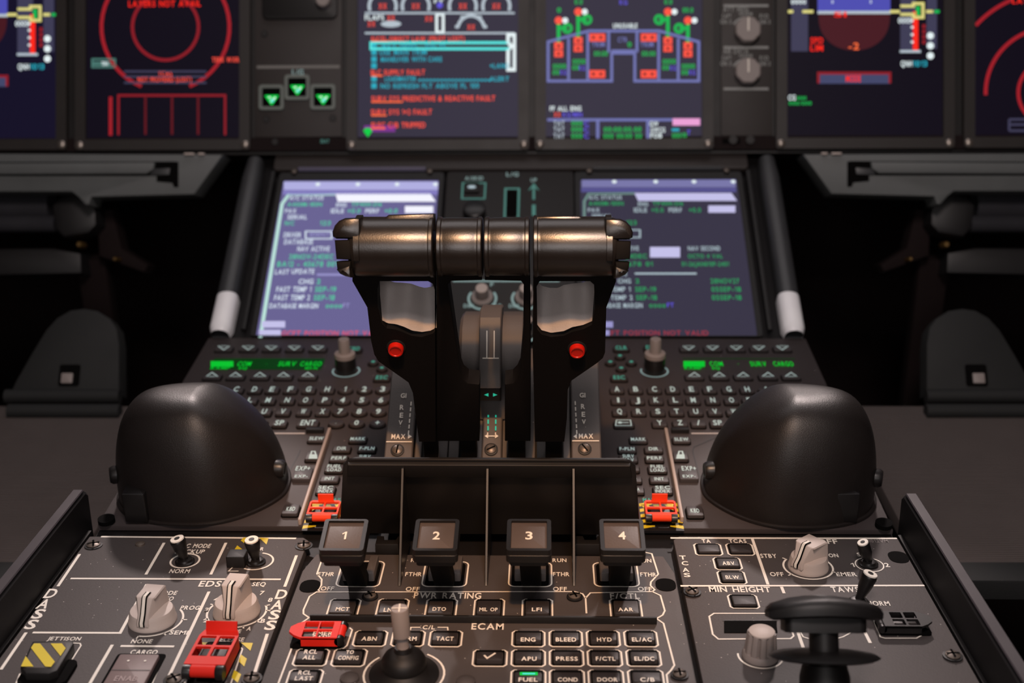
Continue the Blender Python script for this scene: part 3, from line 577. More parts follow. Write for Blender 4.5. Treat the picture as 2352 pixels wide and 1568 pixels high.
def outer_lever(x0, x1, body, win, top, bot, button, ends, rib, flat, lab, stx, mirror):
    th = thing('thrust_lever', LEV.pt(LEV.uv((stx[0]+stx[1])/2, 990)[0], LEV.uv(1100, 1000)[1], 0), lab, 'lever', 'thrust levers')
    m = MB(); m.holes(LEV, lpx(body), [lpx(win)], -.0075, .0055, M_LEVB); stems(m, *stx); m.build('lever_arm', th)
    m = MB(); F2, L = grip(m, x0, x1, R, mirror, not mirror)
    m.prism(GRF, px2(GRF, flat), -.010, .002, M_GRIP, .002)
    MX = (lambda p: p) if not mirror else (lambda p: [(2222-x, y+2) for x, y in p])
    m.prism(GRF, px2(GRF, MX([(835, 500), (800, 501), (786, 507), (776, 518), (771, 532), (772, 543), (780, 548), (835, 549)])), -.0130, .0130, M_GRIP, .003)
    m.prism(GRF, px2(GRF, MX([(780, 617), (812, 606), (814, 636), (800, 633), (788, 627)])), -.006, .0125, M_GRIP, .0025); g = m.build('grip', th, 'soft grey grip')
    m = MB(); z = L*(rib if not mirror else 1-rib)
    m.lathe(F2, 0, 0, [(R*.98, z-.0019), (R*1.055, z-.0015), (R*1.06, z+.0015), (R*.98, z+.0019)], M_GRIP, 40, a0=-40, a1=80 if F2.v.dot(LEV.n) > 0 else 40) if F2.v.dot(LEV.n) > 0 else m.lathe(F2, 0, 0, [(R*.98, z-.0019), (R*1.055, z-.0015), (R*1.06, z+.0015), (R*.98, z+.0019)], M_GRIP, 40, a0=-80, a1=40)
    m.build('grip_rib', g)
    for e in ends: m = MB(); m.prism(GRF, px2(GRF, e), -.010, .0118, M_LEVB, .0014); m.build('thumb_switch', th, 'black thumb switch on the grip end')
    m = MB(); n = 28; rows = []
    def samp(path, t):
        xs = [q[0] for q in path]; x = xs[0]+(xs[-1]-xs[0])*t
        for i in range(len(path)-1):
            if path[i][0] <= x <= path[i+1][0]+1e-6: k = (x-path[i][0])/max(1e-6, path[i+1][0]-path[i][0]); k = k; return (x, path[i][1]*(1-k)+path[i+1][1]*k)
        return (x, path[-1][1])
    for j in range(9):
        rw = []
        for i in range(n+1):
            t = i/n; A = samp(top, t); B = samp(bot, t); s = j/8; w = (t if not mirror else 1-t)
            dep = -.0020-.0022*math.cos((w-.1)*2*math.pi*1.15)*(1-.4*s)+.0028*(1 if w < .12 else 0)*(1-w/.12)+.0055*s
            rw.append(LEV.hit(A[0]*(1-s)+B[0]*s, A[1]*(1-s)+B[1]*s, dep-.0125*(1-s)))
        rows.append(rw)
    rows.insert(0, [p-LEV.n*.002-LEV.v*.004 for p in rows[0]])
    m.grid(rows, M_FING); m.build('finger_plate', th, 'wavy grey finger plate inside the opening', 60)
    a, b = LEV.uv(*button); m = MB(); m.lathe(LEV, a, b, [(.0058, .0055), (.0058, .0060), (.0052, .0064)], M_BLK, 36); m.lathe(LEV, a, b, [(.0046, .006), (.0047, .0085), (.0043, .0097), (.0036, .0098), (.0032, .0093), (.0005, .0092)], M_BTN, 36); m.build('red_button', th, 'round red button')
    return th
outer_lever(807, 999, [(812, 566), (1000, 566), (1002, 1000), (964, 1000), (957, 945), (950, 888), (940, 864), (872, 816), (862, 800), (855, 770), (846, 692), (812, 632)], [(874, 632), (985, 632), (996, 638), (1000, 652), (1001, 745), (996, 752), (970, 760), (946, 757), (928, 749), (908, 742), (890, 740), (880, 730), (870, 690), (869, 650)],
    [(868, 626), (880, 634), (890, 643), (906, 648), (925, 649), (944, 651), (963, 658), (976, 661), (1003, 656)], [(868, 734), (880, 736), (890, 742), (909, 744), (928, 750), (947, 759), (970, 762), (989, 759), (1003, 752)], (912, 783),
    [[(776, 551), (812, 550), (814, 596), (780, 594)], [(780, 599), (814, 598), (812, 622), (790, 624), (782, 616)]], .11, [(876, 512), (884, 500), (893, 493), (998, 490), (1000, 530), (876, 530)],
    'thrust lever with red button and thumb switch, next to the EDS side of the quadrant', (970, 1000), False)
outer_lever(1225, 1418, [(1225, 566), (1412, 566), (1414, 632), (1392, 692), (1389, 795), (1384, 808), (1370, 820), (1312, 860), (1304, 880), (1302, 945), (1296, 1000), (1229, 1000), (1224, 800)], [(1240, 632), (1355, 632), (1364, 640), (1366, 690), (1359, 732), (1339, 742), (1314, 748), (1295, 757), (1266, 760), (1244, 754), (1234, 742), (1232, 645)],
    [(1229, 641), (1233, 645), (1244, 656), (1263, 661), (1282, 661), (1295, 654), (1314, 651), (1339, 649), (1352, 642), (1370, 632)], [(1229, 740), (1233, 744), (1244, 758), (1266, 764), (1295, 760), (1314, 751), (1339, 746), (1360, 737), (1370, 734)], (1325, 786),
    [[(1412, 552), (1446, 553), (1444, 594), (1410, 596)], [(1410, 599), (1443, 600), (1441, 616), (1432, 624), (1412, 622)]], .11, [(1226, 530), (1227, 496), (1330, 495), (1342, 502), (1350, 514), (1350, 530)],
    'thrust lever with red button and thumb switch, next to the TCAS side of the quadrant', (1253, 1292), True)
def inner_lever(x0, x1, body, lab, stx):
    th = thing('thrust_lever', LEV.pt(LEV.uv((stx[0]+stx[1])/2, 990)[0], LEV.uv(1100, 1000)[1], 0), lab, 'lever', 'thrust levers')
    m = MB(); m.prism(LEV, lpx(body), -.0075, .0055, M_LEVB, .0012); stems(m, *stx); m.build('lever_arm', th); m = MB(); grip(m, x0, x1, R*.97, True, True); m.build('grip', th, 'short grey grip')
inner_lever(1006, 1109, [(1004, 566), (1108, 566), (1108, 631), (1038, 633), (1030, 642), (1058, 840), (1064, 856), (1076, 866), (1102, 869), (1102, 1000), (1004, 1000)], 'short-gripped thrust lever beside the outer lever of the EDS side', (1056, 1092))
inner_lever(1114, 1217, [(1114, 566), (1217, 566), (1219, 800), (1219, 1000), (1160, 1000), (1160, 869), (1178, 866), (1188, 856), (1195, 840), (1202, 760), (1203, 642), (1196, 633), (1114, 631)], 'short-gripped thrust lever beside the outer lever of the TCAS side', (1168, 1205))
# ================================================================== black handle in front
hd = thing('brake_handle', at(1893, 1568, .60), 'black T-shaped pull handle with a disc below its grip, in front of the TAWS lettering', 'handle')
ht = at(1890, 1390, .605); ca, sa = math.cos(math.radians(26)), math.sin(math.radians(26)); Hh = Fr(ht, (1, 0, 0), (0, ca, -sa)); z = 0
m = MB(); w = .0280; rows = []
for s, dz in ((.90, -.0046), (.99, -.0036), (1.0, -.0012), (.97, .0010), (.90, .0028), (.76, .0041), (.4, .0047)):
    q = [(-1, -.45), (-.72, -.80), (-.35, -.97), (0, -1), (.35, -.97), (.72, -.80), (1, -.45), (1.0, .35), (.72, .8), (.35, .97), (0, 1), (-.35, .97), (-.72, .8), (-1.0, .35)]
    rows.append([Hh.pt(w*s*a, .0150*s*b, dz-.0022*abs(a)**2) for a, b in q])
m.grid(rows, M_HAND, True, True); m.build('handle_grip', hd)
m = MB(); m.prism(Hh, rrect(0, .001, .0400, .019, .004), -.0125, -.0030, M_HAND, .002); m.build('grip_block', hd)
m = MB(); m.lathe(Hh, 0, 0, [(.0072, -.030), (.0072, -.010)], M_HAND, 32); m.lathe(Hh, 0, 0, [(.0128, -(ht.z-.0065)/ca), (.0122, -.034), (.0108, -.0285)], M_HAND, 40); m.build('shaft', hd)
m = MB(); m.lathe(Hh, 0, 0, [(.010, -.0268), (.0245, -.0258), (.0270, -.0246), (.0250, -.0234), (.012, -.0218)], M_HAND, 56); m.build('collar_disc', hd)
# ================================================================== domes over the cursor controls
def dome(sg, label):
    cx, cy = sg*.1975, .757; f = KB.at(*[(cx), (KB.v.y and (cy-.708)/KB.v.y)][:2]) if False else Fr((cx, cy, (cy-.708)*math.tan(math.radians(6))), (sg, 0, 0), (0, 1, 0))
    if f.n.z < 0: f = Fr(f.o, (1, 0, 0), (0, 1, 0))
    S = sg
    th = thing('palm_rest', f.o, label, 'palm rest', 'domed palm rests')
    def outl(t):
        c, s = math.cos(t), math.sin(t)       # +x = outboard
        n = 2.5; k = (abs(c)**n+abs(s)**n)**(-1/n); x, y = c*k, s*k
        ax = .0585 if x > 0 else .0540; ay = .047 if y > 0 else .0455
        px, py = x*ax, y*ay
        if y < 0 and x < 0: py *= 1-.42*(-x)**2.2   # near inboard corner swept away
        return px, py
    rows = []; N = 72; K = 26; Ht = .073
    def shell(i, u):
        ph = u*math.pi/2; c = max(math.cos(ph), 0); h = Ht*math.sin(ph); ox, oy = outl(2*math.pi*i/N)
        sx = c**(.42+.80*(.5-.5*ox/.0585)**1.3); sy = c**.62
        if u > .999: sx = sy = .02
        return V((f.o.x+S*(ox*sx+.003*(h/Ht)), f.o.y+oy*sy-.004*(h/Ht), f.o.z+h+.0015+oy*sy*.105*(1-u)))
    for k in range(K+1):
        u = 1-(1-k/K)**1.6
        rows.append([shell(i, u) for i in range(N)])
    if S < 0: rows = [list(reversed(r)) for r in rows]
    m = MB(); m.grid(rows, M_DOME, True, True); m.build('dome_shell', th, smooth=70)
    m = MB(); pts = [(S*outl(2*math.pi*i/N)[0]*1.035, outl(2*math.pi*i/N)[1]*1.035) for i in range(N)]
    fb = Fr(f.o, (1, 0, 0), (0, 1, math.tan(math.radians(6)))); m.prism(fb, pts, .0005, .0024, M_DOME, .0008); m.build('base_flange', th)
    def surf(ang, kk): return shell(ang/(2*math.pi)*N, kk)
    for ang, kk in ((math.radians(180+10), .15), (math.radians(-22), .17)):
        P0 = surf(ang, kk); ctr = V((f.o.x+S*.004, f.o.y, P0.z)); d = (P0-ctr).normalized(); m = MB()
        m.rod(P0-d*.004, P0+d*.0042, [(.0062, 0), (.0062, .75), (.005, 1)], M_BLKS, 28); g = Fr(P0+d*.0043, d.orthogonal(), d.cross(d.orthogonal())); m.flat(g, rrect(0, 0, .008, .0012, .0004), .0001, M_DEEP); m.build('pivot_screw', th)
    A = surf(math.radians(-52), .22); a, b = KB.uv(320 if S < 0 else 1938, 1198); m = MB(); m.prism(KB, rrect(a, b+.0065, .0150, .022, .001), .003, .0240, M_BLKS, .0008); m.build('latch_tab', th)
    return th
dome(-1, 'large dark palm-rest dome on the keyboard deck behind the DASS panel')
dome(1, 'large dark palm-rest dome on the keyboard deck behind the TCAS panel')
# ================================================================== keyboards
def key(root, x, y, w, d, txt, tw=None, th=10, h=.003, mt=None, leg=None, rnd=False, name='key', mark=None, r=.0012):
    a, b = KB.uv(x, y, h); m = MB(); pts = circ(a, b, w/2, 24, d/2) if rnd else rrect(a, b, w, d, r, 3)
    m.prism(KB, inset(ccw(pts), -.0006), 0, .0008, M_DEEP); m.prism(KB, pts, 0, h, mt or M_KEY, .0007)
    ls = txt if isinstance(txt, list) else [txt]
    for i, t in enumerate(ls):
        if t: m.ptext(KB, t, x, y+(i-(len(ls)-1)/2)*(th+1.5), tw or 12, th, leg or G_KEY, h+.0002)
    if mark: mark(m, h+.0002)
    return m.build(name, root)
def chev(x, y, up):
    s = -1 if up else 1
    return lambda m, h: (m.pline(KB, [(x-13, y-3*s), (x, y+6*s), (x+13, y-3*s)], .0010, G_KEY, h), m.pline(KB, [(x-8, y-3*s), (x+8, y-3*s)], .0008, G_KEY, h))
def dot(x, y): return lambda m, h: m.flat(KB, circ(*KB.uv(x, y, h), .0016, 14), h, G_KGRN)
def keyboard(sg, label):
    th = thing('keyboard_unit', (sg*.16, .85, .01), label, 'keyboard', 'keyboards on the pedestal')
    m = MB(); Lk = (1.0043-.708)/math.cos(math.radians(6))
    xo, xi = .2600, .0745; m.prism(KB, [(sg*xo, .004), (sg*xi, .004), (sg*xi, Lk-.001), (sg*xo, Lk-.001)], -.004, 0, M_KB, .0008)
    dx = 0
    L = sg < 0
    # printed lines
    wl = [(608, 995), (700, 995)] if L else [(1588, 995), (1668, 995)]
    m.pline(KB, wl, .0018, G_GRY if 0 else mat('pale grey line', (190, 182, 178), .6), .0002)
    gl = [(690, 1034), (640, 1128), (628, 1142)] if L else [(1660, 998), (1594, 1026), (1591, 1036), (1612, 1110)]
    m.pline(KB, gl, .0008, M_BLK, .0002)
    for x, y, t in ((770, 1147, 'MAIL'), (772, 1155, 'BOX')) if L else ((1491, 1147, 'MAIL'), (1489, 1155, 'BOX')): m.ptext(KB, t, x, y, 30 if t == 'MAIL' else 22, 7, G_KGRN)
    gx, gy = (741, 1207) if L else (1519, 1207)
    ga, gb = KB.uv(gx, gy); 
    wd, dp = .0255, .0335
    hz = [(ga-wd*.5, gb-.006), (ga+wd*.56, gb-.006), (ga+wd*.56, gb+dp-.008), (ga-wd*.5, gb+dp-.008)]
    m.flat(KB, hz, .00022, M_BLK)
    for k in range(5):
        y0 = gb-.004+k*.0066
        for s in (-1, 1):
            xa = ga+wd*.03+s*wd*.53; xb = xa-s*.0085
            m.flat(KB, [(xa, y0), (xa, y0+.0036), (xb, y0+.0062), (xb, y0+.0026)], .0003, M_YEL)
    for s in (-1, 0, 1): m.flat(KB, [(ga+s*.008-.004, gb+dp-.0085), (ga+s*.008+.001, gb+dp-.0085), (ga+s*.008+.003, gb+dp-.0125), (ga+s*.008-.002, gb+dp-.0125)], .0003, M_YEL)
    m.build('deck', th)
    rows = ['ABCDEFGH123', 'IJKLMNOP456', 'QRSTUVWX789']; ys = (893, 918, 944)
    g3 = ([458, 500, 543, 585, 625, 667, 709, 752, 793, 837, 879], [448, 490, 532, 575, 616, 660, 702, 746, 787, 831, 875], [436, 480, 523, 564, 607, 650, 697, 741, 781, 825, 869]) if L else \
         ([1417, 1460, 1503, 1545, 1588, 1630, 1674, 1716, 1759, 1803, 1844], [1420, 1464, 1507, 1551, 1592, 1637, 1680, 1721, 1765, 1809, 1852], [1423, 1467, 1511, 1554, 1598, 1642, 1685, 1730, 1774, 1818, 1862])
    for r, xs, y in zip(rows, g3, ys):
        for c, x in zip(r, xs): key(th, x, y, .0108 if c.isalpha() else .0118, .0085 if c.isalpha() else .0092, c, 11 if c != '1' else 5, 11, rnd=c.isdigit())
    if L: bot = [('Y', 514, 12), ('Z', 556, 12), ('/', 597, 8), ('SP', 642, 20)]; ent = (707, 970); num = [('.', 772, 4), ('0', 819, 10), ('+', 867, 10)]
    else: bot = [('Y', 1515, 12), ('Z', 1562, 12), ('/', 1604, 8), ('SP', 1648, 20)]; ent = (1433, 971); num = [('.', 1786, 4), ('0', 1830, 10), ('+', 1874, 10)]
    for t, x, w in bot: key(th, x, 970, .0110, .0088, t, w, 11)
    if L: key(th, *ent, .0160, .0088, 'ENT', 32, 12, name='enter_key')
    else: key(th, *ent, .0150, .0088, '', name='enter_key', mark=lambda m, h: (m.pline(KB, [(1416, 964), (1448, 964), (1450, 977), (1414, 977)], .0008, G_KEY, h, True), m.flat(KB, circ(*KB.uv(1424, 970, h), .0017, 14), h, G_KEY), m.pline(KB, [(1424, 970), (1444, 970)], .0009, G_KEY, h)))
    for t, x, w in num: key(th, x, 970, .0118, .0092, t, w, 10 if t != '.' else 4, rnd=True)
    top = [514, 570, 623, 676, 730] if L else [1582, 1637, 1691, 1743, 1797]; low = [487, 541, 597, 651, 707] if L else [1595, 1652, 1707, 1764, 1817]
    for x in top: key(th, x, 798, .0150, .0080, '', mark=chev(x, 797, False), name='arrow_key')
    for x in low: key(th, x, 862, .0148, .0085, '', mark=chev(x, 861, True), name='arrow_key')
    ex = {True: [(813, 800, 'KBD'), (877, 866, 'ESC')], False: [(1427, 798, 'CLR'), (1497, 797, 'DIM'), (1422, 866, 'ESC')]}[L]
    for x, y, t in ex: key(th, x, y, .0132, .0076, t, 26, 8, leg=G_KGRN, mt=M_KEYD)
    for x, y in ((857, 830), (877, 844), (878, 816), (897, 830)) if L else ((1424, 816), (1402, 830), (1450, 830), (1427, 844)): key(th, x, y, .0085, .0075, '', rnd=True, mark=dot(x, y), mt=M_KEYD, name='arrow_key')
    # lower function keys
    for x, y, t, w in ((727, 1006, 'SLEW', 32), (822, 1007, 'MARK', 34), (785, 1029, 'DIR', 22), (843, 1029, 'F-PLN', 34), (778, 1051, 'PERF', 34), (838, 1052, ['SURV', 'NAV'], 26), (768, 1074, ['FUEL', 'LOAD'], 32), (757, 1098, 'INIT', 22), (748, 1123, ['SEC', 'INDEX'], 34), (828, 1075, '', 8), (822, 1098, 'RAD', 20), (816, 1123, ['DATA'], 24)) if L else \
                      ((1565, 1008, 'SLEW', 32), (1466, 1008, 'MARK', 34), (1440, 1030, 'F-PLN', 34), (1501, 1030, 'DIR', 22), (1443, 1051, ['SURV', 'NAV'], 26), (1503, 1051, 'PERF', 34), (1510, 1075, ['FUEL', 'LOAD'], 32), (1514, 1099, 'INIT', 22), (1522, 1123, ['SEC', 'INDEX'], 34), (1447, 1074, '', 8), (1452, 1099, 'RAD', 20), (1457, 1123, ['DATA'], 24)):
        key(th, x, y, .0128, .0082 if not isinstance(t, list) else .0092, t, w, 7, name='function_key', h=.0026)
    x, y = (719, 1044) if L else (1563, 1044)
    def lock(m, h, x=x, y=y): m.pflat(KB, [(x-10, y+9), (x-8, y-1), (x+9, y-1), (x+10, y+9)], G_KEY, h); m.pline(KB, [(x-5, y-1), (x-3, y-8), (x+4, y-8), (x+6, y-1)], .0011, G_KEY, h)
    key(th, x, y+1, .0105, .0112, '', mark=lock, name='lock_key')
    x = 694 if L else 1580
    a, b = KB.uv(x+1, 1087, .003); m = MB(); m.prism(KB, rrect(a, b, .0132, .0150, .001), 0, .0032, M_KEY, .0008); m.ptext(KB, 'EXP+', x+2, 1075, 33, 10, G_KEY, .0034); m.ptext(KB, 'EXP-', x-2 if L else x+3, 1093, 30, 6, G_KEY, .0034); m.build('rocker_key', th)
    x, y = (668, 1168) if L else (1596, 1172); key(th, x, y, .0108, .0118, 'KBD', 20, 9, name='lock_key')
    # ledge above the slew key, dividing ridge
    lx = (724, 992) if L else (1562, 992); m = MB(); m.prism(KB, rrect(*KB.uv(*lx), .0135, .0042, .0006), 0, .0034, M_BLK, .0004); m.build('small_ledge', th)
    A, B = (KB.uv(761, 992), KB.uv(685, 1205)) if L else (KB.uv(1525, 992), KB.uv(1571, 1200)); m = MB()
    m.prism(KB, rrect((A[0]+B[0])/2, (A[1]+B[1])/2, .0024, A[1]-B[1], .001), 0, .0042, mat('ridge tan grey', (165, 150, 142), .45), .0007); m.build('dividing_ridge', th, 'pale narrow ridge')
    # readout
    q = [(480, 848), (488, 824), (742, 824), (738, 848)] if L else [(1568, 824), (1830, 824), (1836, 848), (1570, 848)]
    m = MB(); a0, b0 = KB.uv(*q[0]); a1, _ = KB.uv(*q[3]) if L else KB.uv(*q[2]); _, b1 = KB.uv(*q[1]); c0 = KB.uv(*q[0])[0]
    w = a1-a0; m.prism(KB, rrect((a0+a1)/2, (b0+b1)/2, w, b1-b0, .001), 0, .0005, glow('readout dark green', (2, 52, 10), 1)); hh = .0008
    GG = glow('readout green', (0, 186, 44), 1.1)
    segs = ((482, 536, 829, 848), (546, 577, 829, 848), (607, 617, 832, 846), (640, 680, 829, 839), (690, 739, 828, 840)) if L else ((1568, 1619, 829, 842), (1630, 1660, 831, 843), (1691, 1700, 833, 839), (1723, 1760, 831, 841), (1776, 1822, 830, 841))
    for x0, x1, y0, y1 in segs[:1]: m.prect(KB, x0+2, y0, x1, y0+13, GG, hh)
    for t, s, yy in zip(('COM', '-', 'SURV', 'CARGO'), segs[1:], (835, 835, 835, 835)): m.ptext(KB, t, (s[0]+s[1])/2, yy, s[1]-s[0], 10 if t != '-' else 3, GG, hh)
    for t, x, w2 in (('RAMP', 506, 44), ('SQ', 558, 20), ('IDX', 716, 30)) if L else (('RAMP', 1592, 40), ('SQ', 1644, 18)): m.ptext(KB, t, x, 845, w2, 5, GG, hh)
    m.build('readout', th, 'lit green text readout')
    # rotary
    kx, ky = (795, 852) if L else (1503, 852); a, b = KB.uv(kx, ky); m = MB(); m.lathe(KB, a, b, [(.0085, 0), (.0085, .0125), (.0082, .0132)], M_BLKS, 36); m.lathe(KB, a, b, [(.0086, .0130), (.0088, .0142), (.0084, .0165), (.0070, .0172)], M_KNOBD, 36)
    m.lathe(KB, a, b, [(.0048, .017), (.0046, .0285), (.0042, .0292), (.001, .0294)], M_KNOBD, 28, 8, .1); ring(m, KB, a, b, .0110, -200, 40, .0013, G_LEG); m.build('rotary_knob', th, 'two-step grey rotary knob')
    guard(th, KB, ga, gb, math.radians(90), .0175, .0205, .0085, M_ORED, 'orange red lattice cover on black and yellow stripes', nose=.10, lip=True, thin=.75, w0=.14, w1=.9, lipw=.5)
    return th
keyboard(-1, 'grey keyboard with lit green readout, on the DASS side of the pedestal')
keyboard(1, 'grey keyboard with lit green readout, on the TCAS side of the pedestal')
# ================================================================== pedestal
pd = thing('pedestal', (0, .8, -.6), 'dark centre pedestal with raised side rails, carrying the levers, keyboards and sloping screens', 'pedestal')
pf = [(.38, -.0065), (.703, -.0065), (.708, -.0052), (1.0043, .0255), (1.196, .152), (1.24, .152), (1.24, -.6), (.38, -.6)]
m = MB(); m.extr(pf, -.2600, .2600, M_PED); m.build('pedestal_body', pd)
for sg in (-1, 1):
    m = MB(); xa, xb = sorted((sg*.2632, sg*.2718)); m.extr([(.38, -.05), (.38, .0265), (.708, .0275), (.7135, .0235), (.7140, -.05)], xa, xb, M_PED, .0022)
    xa, xb = sorted((sg*.2610, sg*.2640)); m.extr([(.38, -.05), (.38, .0006), (.704, .0006), (.704, -.05)], xa, xb, M_BLK); o = m.build('side_rail', pd)
    m = MB(); xa, xb = sorted((sg*.2640, sg*.2710)); m.extr([(.38, .0262), (.38, .0275), (.707, .0285), (.7075, .027)], xa, xb, mat('rail top', (58, 52, 56), .42), .0006); m.build('rail_strip', o, 'grey strip along the rail top')
    m = MB(); m.lathe(KB, sg*.2545, .0068, [(.0055, .0006), (.0055, .0036), (.004, .0036)], M_DEEP, 24); m.build('rubber_stop', pd)
    # grab rail beside the screen
    def rl(y0, y1, w, hh, mt, seg=10):
        m = MB(); rows = []
        pts = [(-w/2, -.004)]+[(-w/2*math.cos(math.pi*i/seg)**1 if 0 else -w/2*math.cos(math.pi*i/seg), hh*math.sin(math.pi*i/seg)**.7) for i in range(seg+1)]+[(w/2, -.004)]
        for k in range(9):
            t = k/8; b = y0+(y1-y0)*t; e = 1 if 0 < k < 8 else .8; xx = sg*(.2500-.0005*t)
            rows.append([SCR.pt(xx+a*e, b, c*e) for a, c in pts])
        m.grid(rows, mt, True, True); return m
    r = rl(.0012, .2150, .019, .011, M_EDGE).build('grab_rail', pd, 'rounded grey rail beside the screen', 60)
    m = rl(.0012, .0480, .0198, .0114, M_RAILHI); m.build('rail_end_highlight', r, 'pale painted highlight on the rail end', 60)  # pale shell paints the bright reflection onto the rail's lower end
    m = MB(); m.bar(SCR.pt(sg*.2300, .006, .0025), SCR.pt(sg*.2300, .200, .0015), .004, .004, M_BLK); rr = m.build('screen_trim', pd)
m = MB(); m.prism(SCR, rrect(0, .2225, .462, .036, .004), -.003, .0012, M_PANEL, .0008); m.build('top_fascia', pd)
# ================================================================== sloping screens
def text_rows(m, fr, rows, h):
    for x, y, w, hh, t, g in rows: m.ptext(fr, t, x, y, w, hh, g, h)
def low_screen(sg, label, bg, hdr, hdr2, band, edge, rowsf, oc):
    L = sg < 0; th = thing('pedestal_screen', SCR.pt(sg*.143, .09, 0), label, 'screen', 'sloping pedestal screens')
    x0, x1 = sorted((sg*.0680, sg*.2185)); b0, b1 = .0012, .1895
    m = MB(); m.holes(SCR, rrect((x0+x1)/2, (b0+b1)/2+.0045, .160, b1-b0+.0108, .003), [rrect((x0+x1)/2, (b0+b1)/2, x1-x0, b1-b0, .0015)], -.003, .0017, M_BLK); m.build('bezel', th)
    m = MB(); m.flat(SCR, rrect((x0+x1)/2, (b0+b1)/2, x1-x0+.001, b1-b0+.001, .001), .0008, bg); h = .0011; X = lambda x: x+oc
    R_ = lambda xa, ya, xb, yb, g, hh=h: m.prect(SCR, xa, ya, xb, yb, g, hh)
    top = 420 if L else 414
    R_(652 if L else 1336, top-3, 1006 if L else 1690, top+16, hdr); R_(650 if L else 1335, top+17, 1006 if L else 1691, top+27, hdr2)
    for x in ((730, 822, 912, 1000) if L else (1411, 1506, 1594, 1684)): m.flat(SCR, circ(*SCR.uv(x, top+3, h+.0003), .0022, 14), h+.0003, G_WHT)
    if L: m.pline(SCR, [(598, 775), (648, 468), (664, 446), (770, 446)], .0032, edge, h); m.pflat(SCR, [(770, 444), (988, 444), (1001, 463), (776, 463)], band, h)
    else: m.pline(SCR, [(1362, 775), (1342, 540), (1342, 462), (1352, 445), (1458, 444)], .0024, edge, h); m.pflat(SCR, [(1457, 443), (1680, 443), (1693, 461), (1466, 461)], band, h)
    text_rows(m, SCR, rowsf, h+.0002)
    m.build('screen_face', th, 'lit flight-management page')
    m = MB()
    a = (x0+x1)/2; m.bar(SCR.pt(a-.062, b1+.0135, .003), SCR.pt(a+.062, b1+.0135, .003), .004, .004, mat('visor violet grey', (96, 92, 112), .35) if L else M_EDGE); m.build('visor_bar', th)
    for s in (-1, 1): m = MB(); m.lathe(SCR, a+s*.066, b1+.0095, [(.0026, .003), (.0024, .0045), (.001, .005)], M_SCRW, 16); m.build('screw', th)
GT = E('screen green', (84, 196, 156)); GT2 = E('screen deep green', (40, 150, 90)); WT = E('screen white', (214, 226, 240)); WT2 = E('screen soft white', (170, 188, 196)); RT = E('screen rose', (214, 84, 112)); RT2 = E('screen dark rose', (150, 50, 66)); BB = E('screen lilac', (196, 192, 232)); BB2 = E('screen lilac dim', (150, 146, 200)); BBG = E('screen band white', (244, 244, 255))
rowsL = [(704, 454, 78, 9, 'A/C STATUS', WT), (700, 469, 80, 9, 'A400M-180N', GT), (784, 470, 24, 9, 'ENG', WT), (842, 469, 70, 9, 'TP400-D6', GT), (668, 484, 26, 9, 'PAX', WT), (775, 484, 30, 10, 'IDLE', WT), (813, 484, 30, 10, '+0.0', GT), (855, 484, 31, 10, 'PERF', WT), (898, 484, 30, 10, '+0.0', GT),
         (683, 498, 45, 10, 'SERIAL', WT), (665, 512, 22, 10, 'N/C', GT), (747, 512, 25, 10, '123', GT), (672, 539, 40, 11, 'DRIVER', WT), (735, 538, 46, 8, 'IDENT', BB2), (686, 555, 66, 11, 'DATABASE', WT), (720, 571, 74, 11, 'NAV ACTIVE', WT), (715, 589, 102, 11, '28NOV-24DEC', GT), (706, 606, 138, 12, 'BA12 - 45678 001', GT),
         (648, 624, 32, 11, 'LAST', WT), (696, 623, 52, 11, 'UPDATE', WT), (703, 646, 34, 11, 'CHG', WT), (732, 646, 9, 11, '2', GT), (675, 664, 80, 12, 'FAST TEMP 1', WT), (748, 664, 48, 12, 'SEP-19', GT), (671, 683, 82, 12, 'FAST TEMP 2', WT), (745, 683, 48, 12, 'SEP-18', GT), (675, 702, 112, 11, 'DATABASE MARGIN', WT), (767, 703, 38, 8, '0000', GT), (795, 701, 15, 10, 'FT', BB2), (765, 765, 236, 12, 'GCFT POSITION NOT VALID', RT)]
rowsR = [(1390, 453, 76, 9, 'A/C STATUS', WT2), (1392, 467, 80, 9, 'A400M-180N', GT2), (1477, 468, 23, 9, 'ENG', WT2), (1534, 467, 70, 9, 'TP400-D6', GT2), (1364, 482, 27, 9, 'PAX', WT2), (1471, 482, 30, 10, 'IDLE', WT2), (1510, 482, 28, 10, '+0.0', GT2), (1551, 482, 30, 10, 'PERF', WT2), (1596, 482, 28, 10, '+0.0', GT2), (1382, 496, 45, 9, 'SERIAL', WT2),
         (1450, 511, 24, 10, '123', GT2), (1432, 570, 70, 10, 'NAV ACTIVE', WT2), (1617, 570, 74, 10, 'NAV SECOND', WT2), (1430, 588, 112, 10, '28NOV-24DEC', GT2), (1620, 588, 80, 9, 'OCTO 4 VAL', GT2), (1426, 606, 146, 10, 'BA12 - 45678 01', GT2), (1620, 606, 108, 10, '01-26JAN010P-2401', GT2), (1420, 629, 40, 9, 'UPDATE', WT2),
         (1434, 645, 30, 10, 'CHG', WT2), (1464, 645, 9, 10, '2', GT2), (1665, 645, 66, 11, '28NOV27', GT2), (1402, 664, 92, 11, 'FAST TEMP 1', WT2), (1483, 664, 48, 11, 'SEP-19', GT2), (1668, 664, 68, 11, '05SEP-18', GT2), (1406, 683, 94, 11, 'FAST TEMP 2', WT2), (1485, 683, 48, 11, 'SEP-18', GT2), (1669, 683, 68, 11, '05SEP-18', GT2), (1420, 701, 112, 11, 'DATABASE MARGIN', WT2), (1510, 702, 38, 8, '0000', GT2), (1540, 700, 16, 10, 'FT', G_PUR), (1502, 764, 250, 11, 'GCFT POSITION NOT VALID', RT2)]
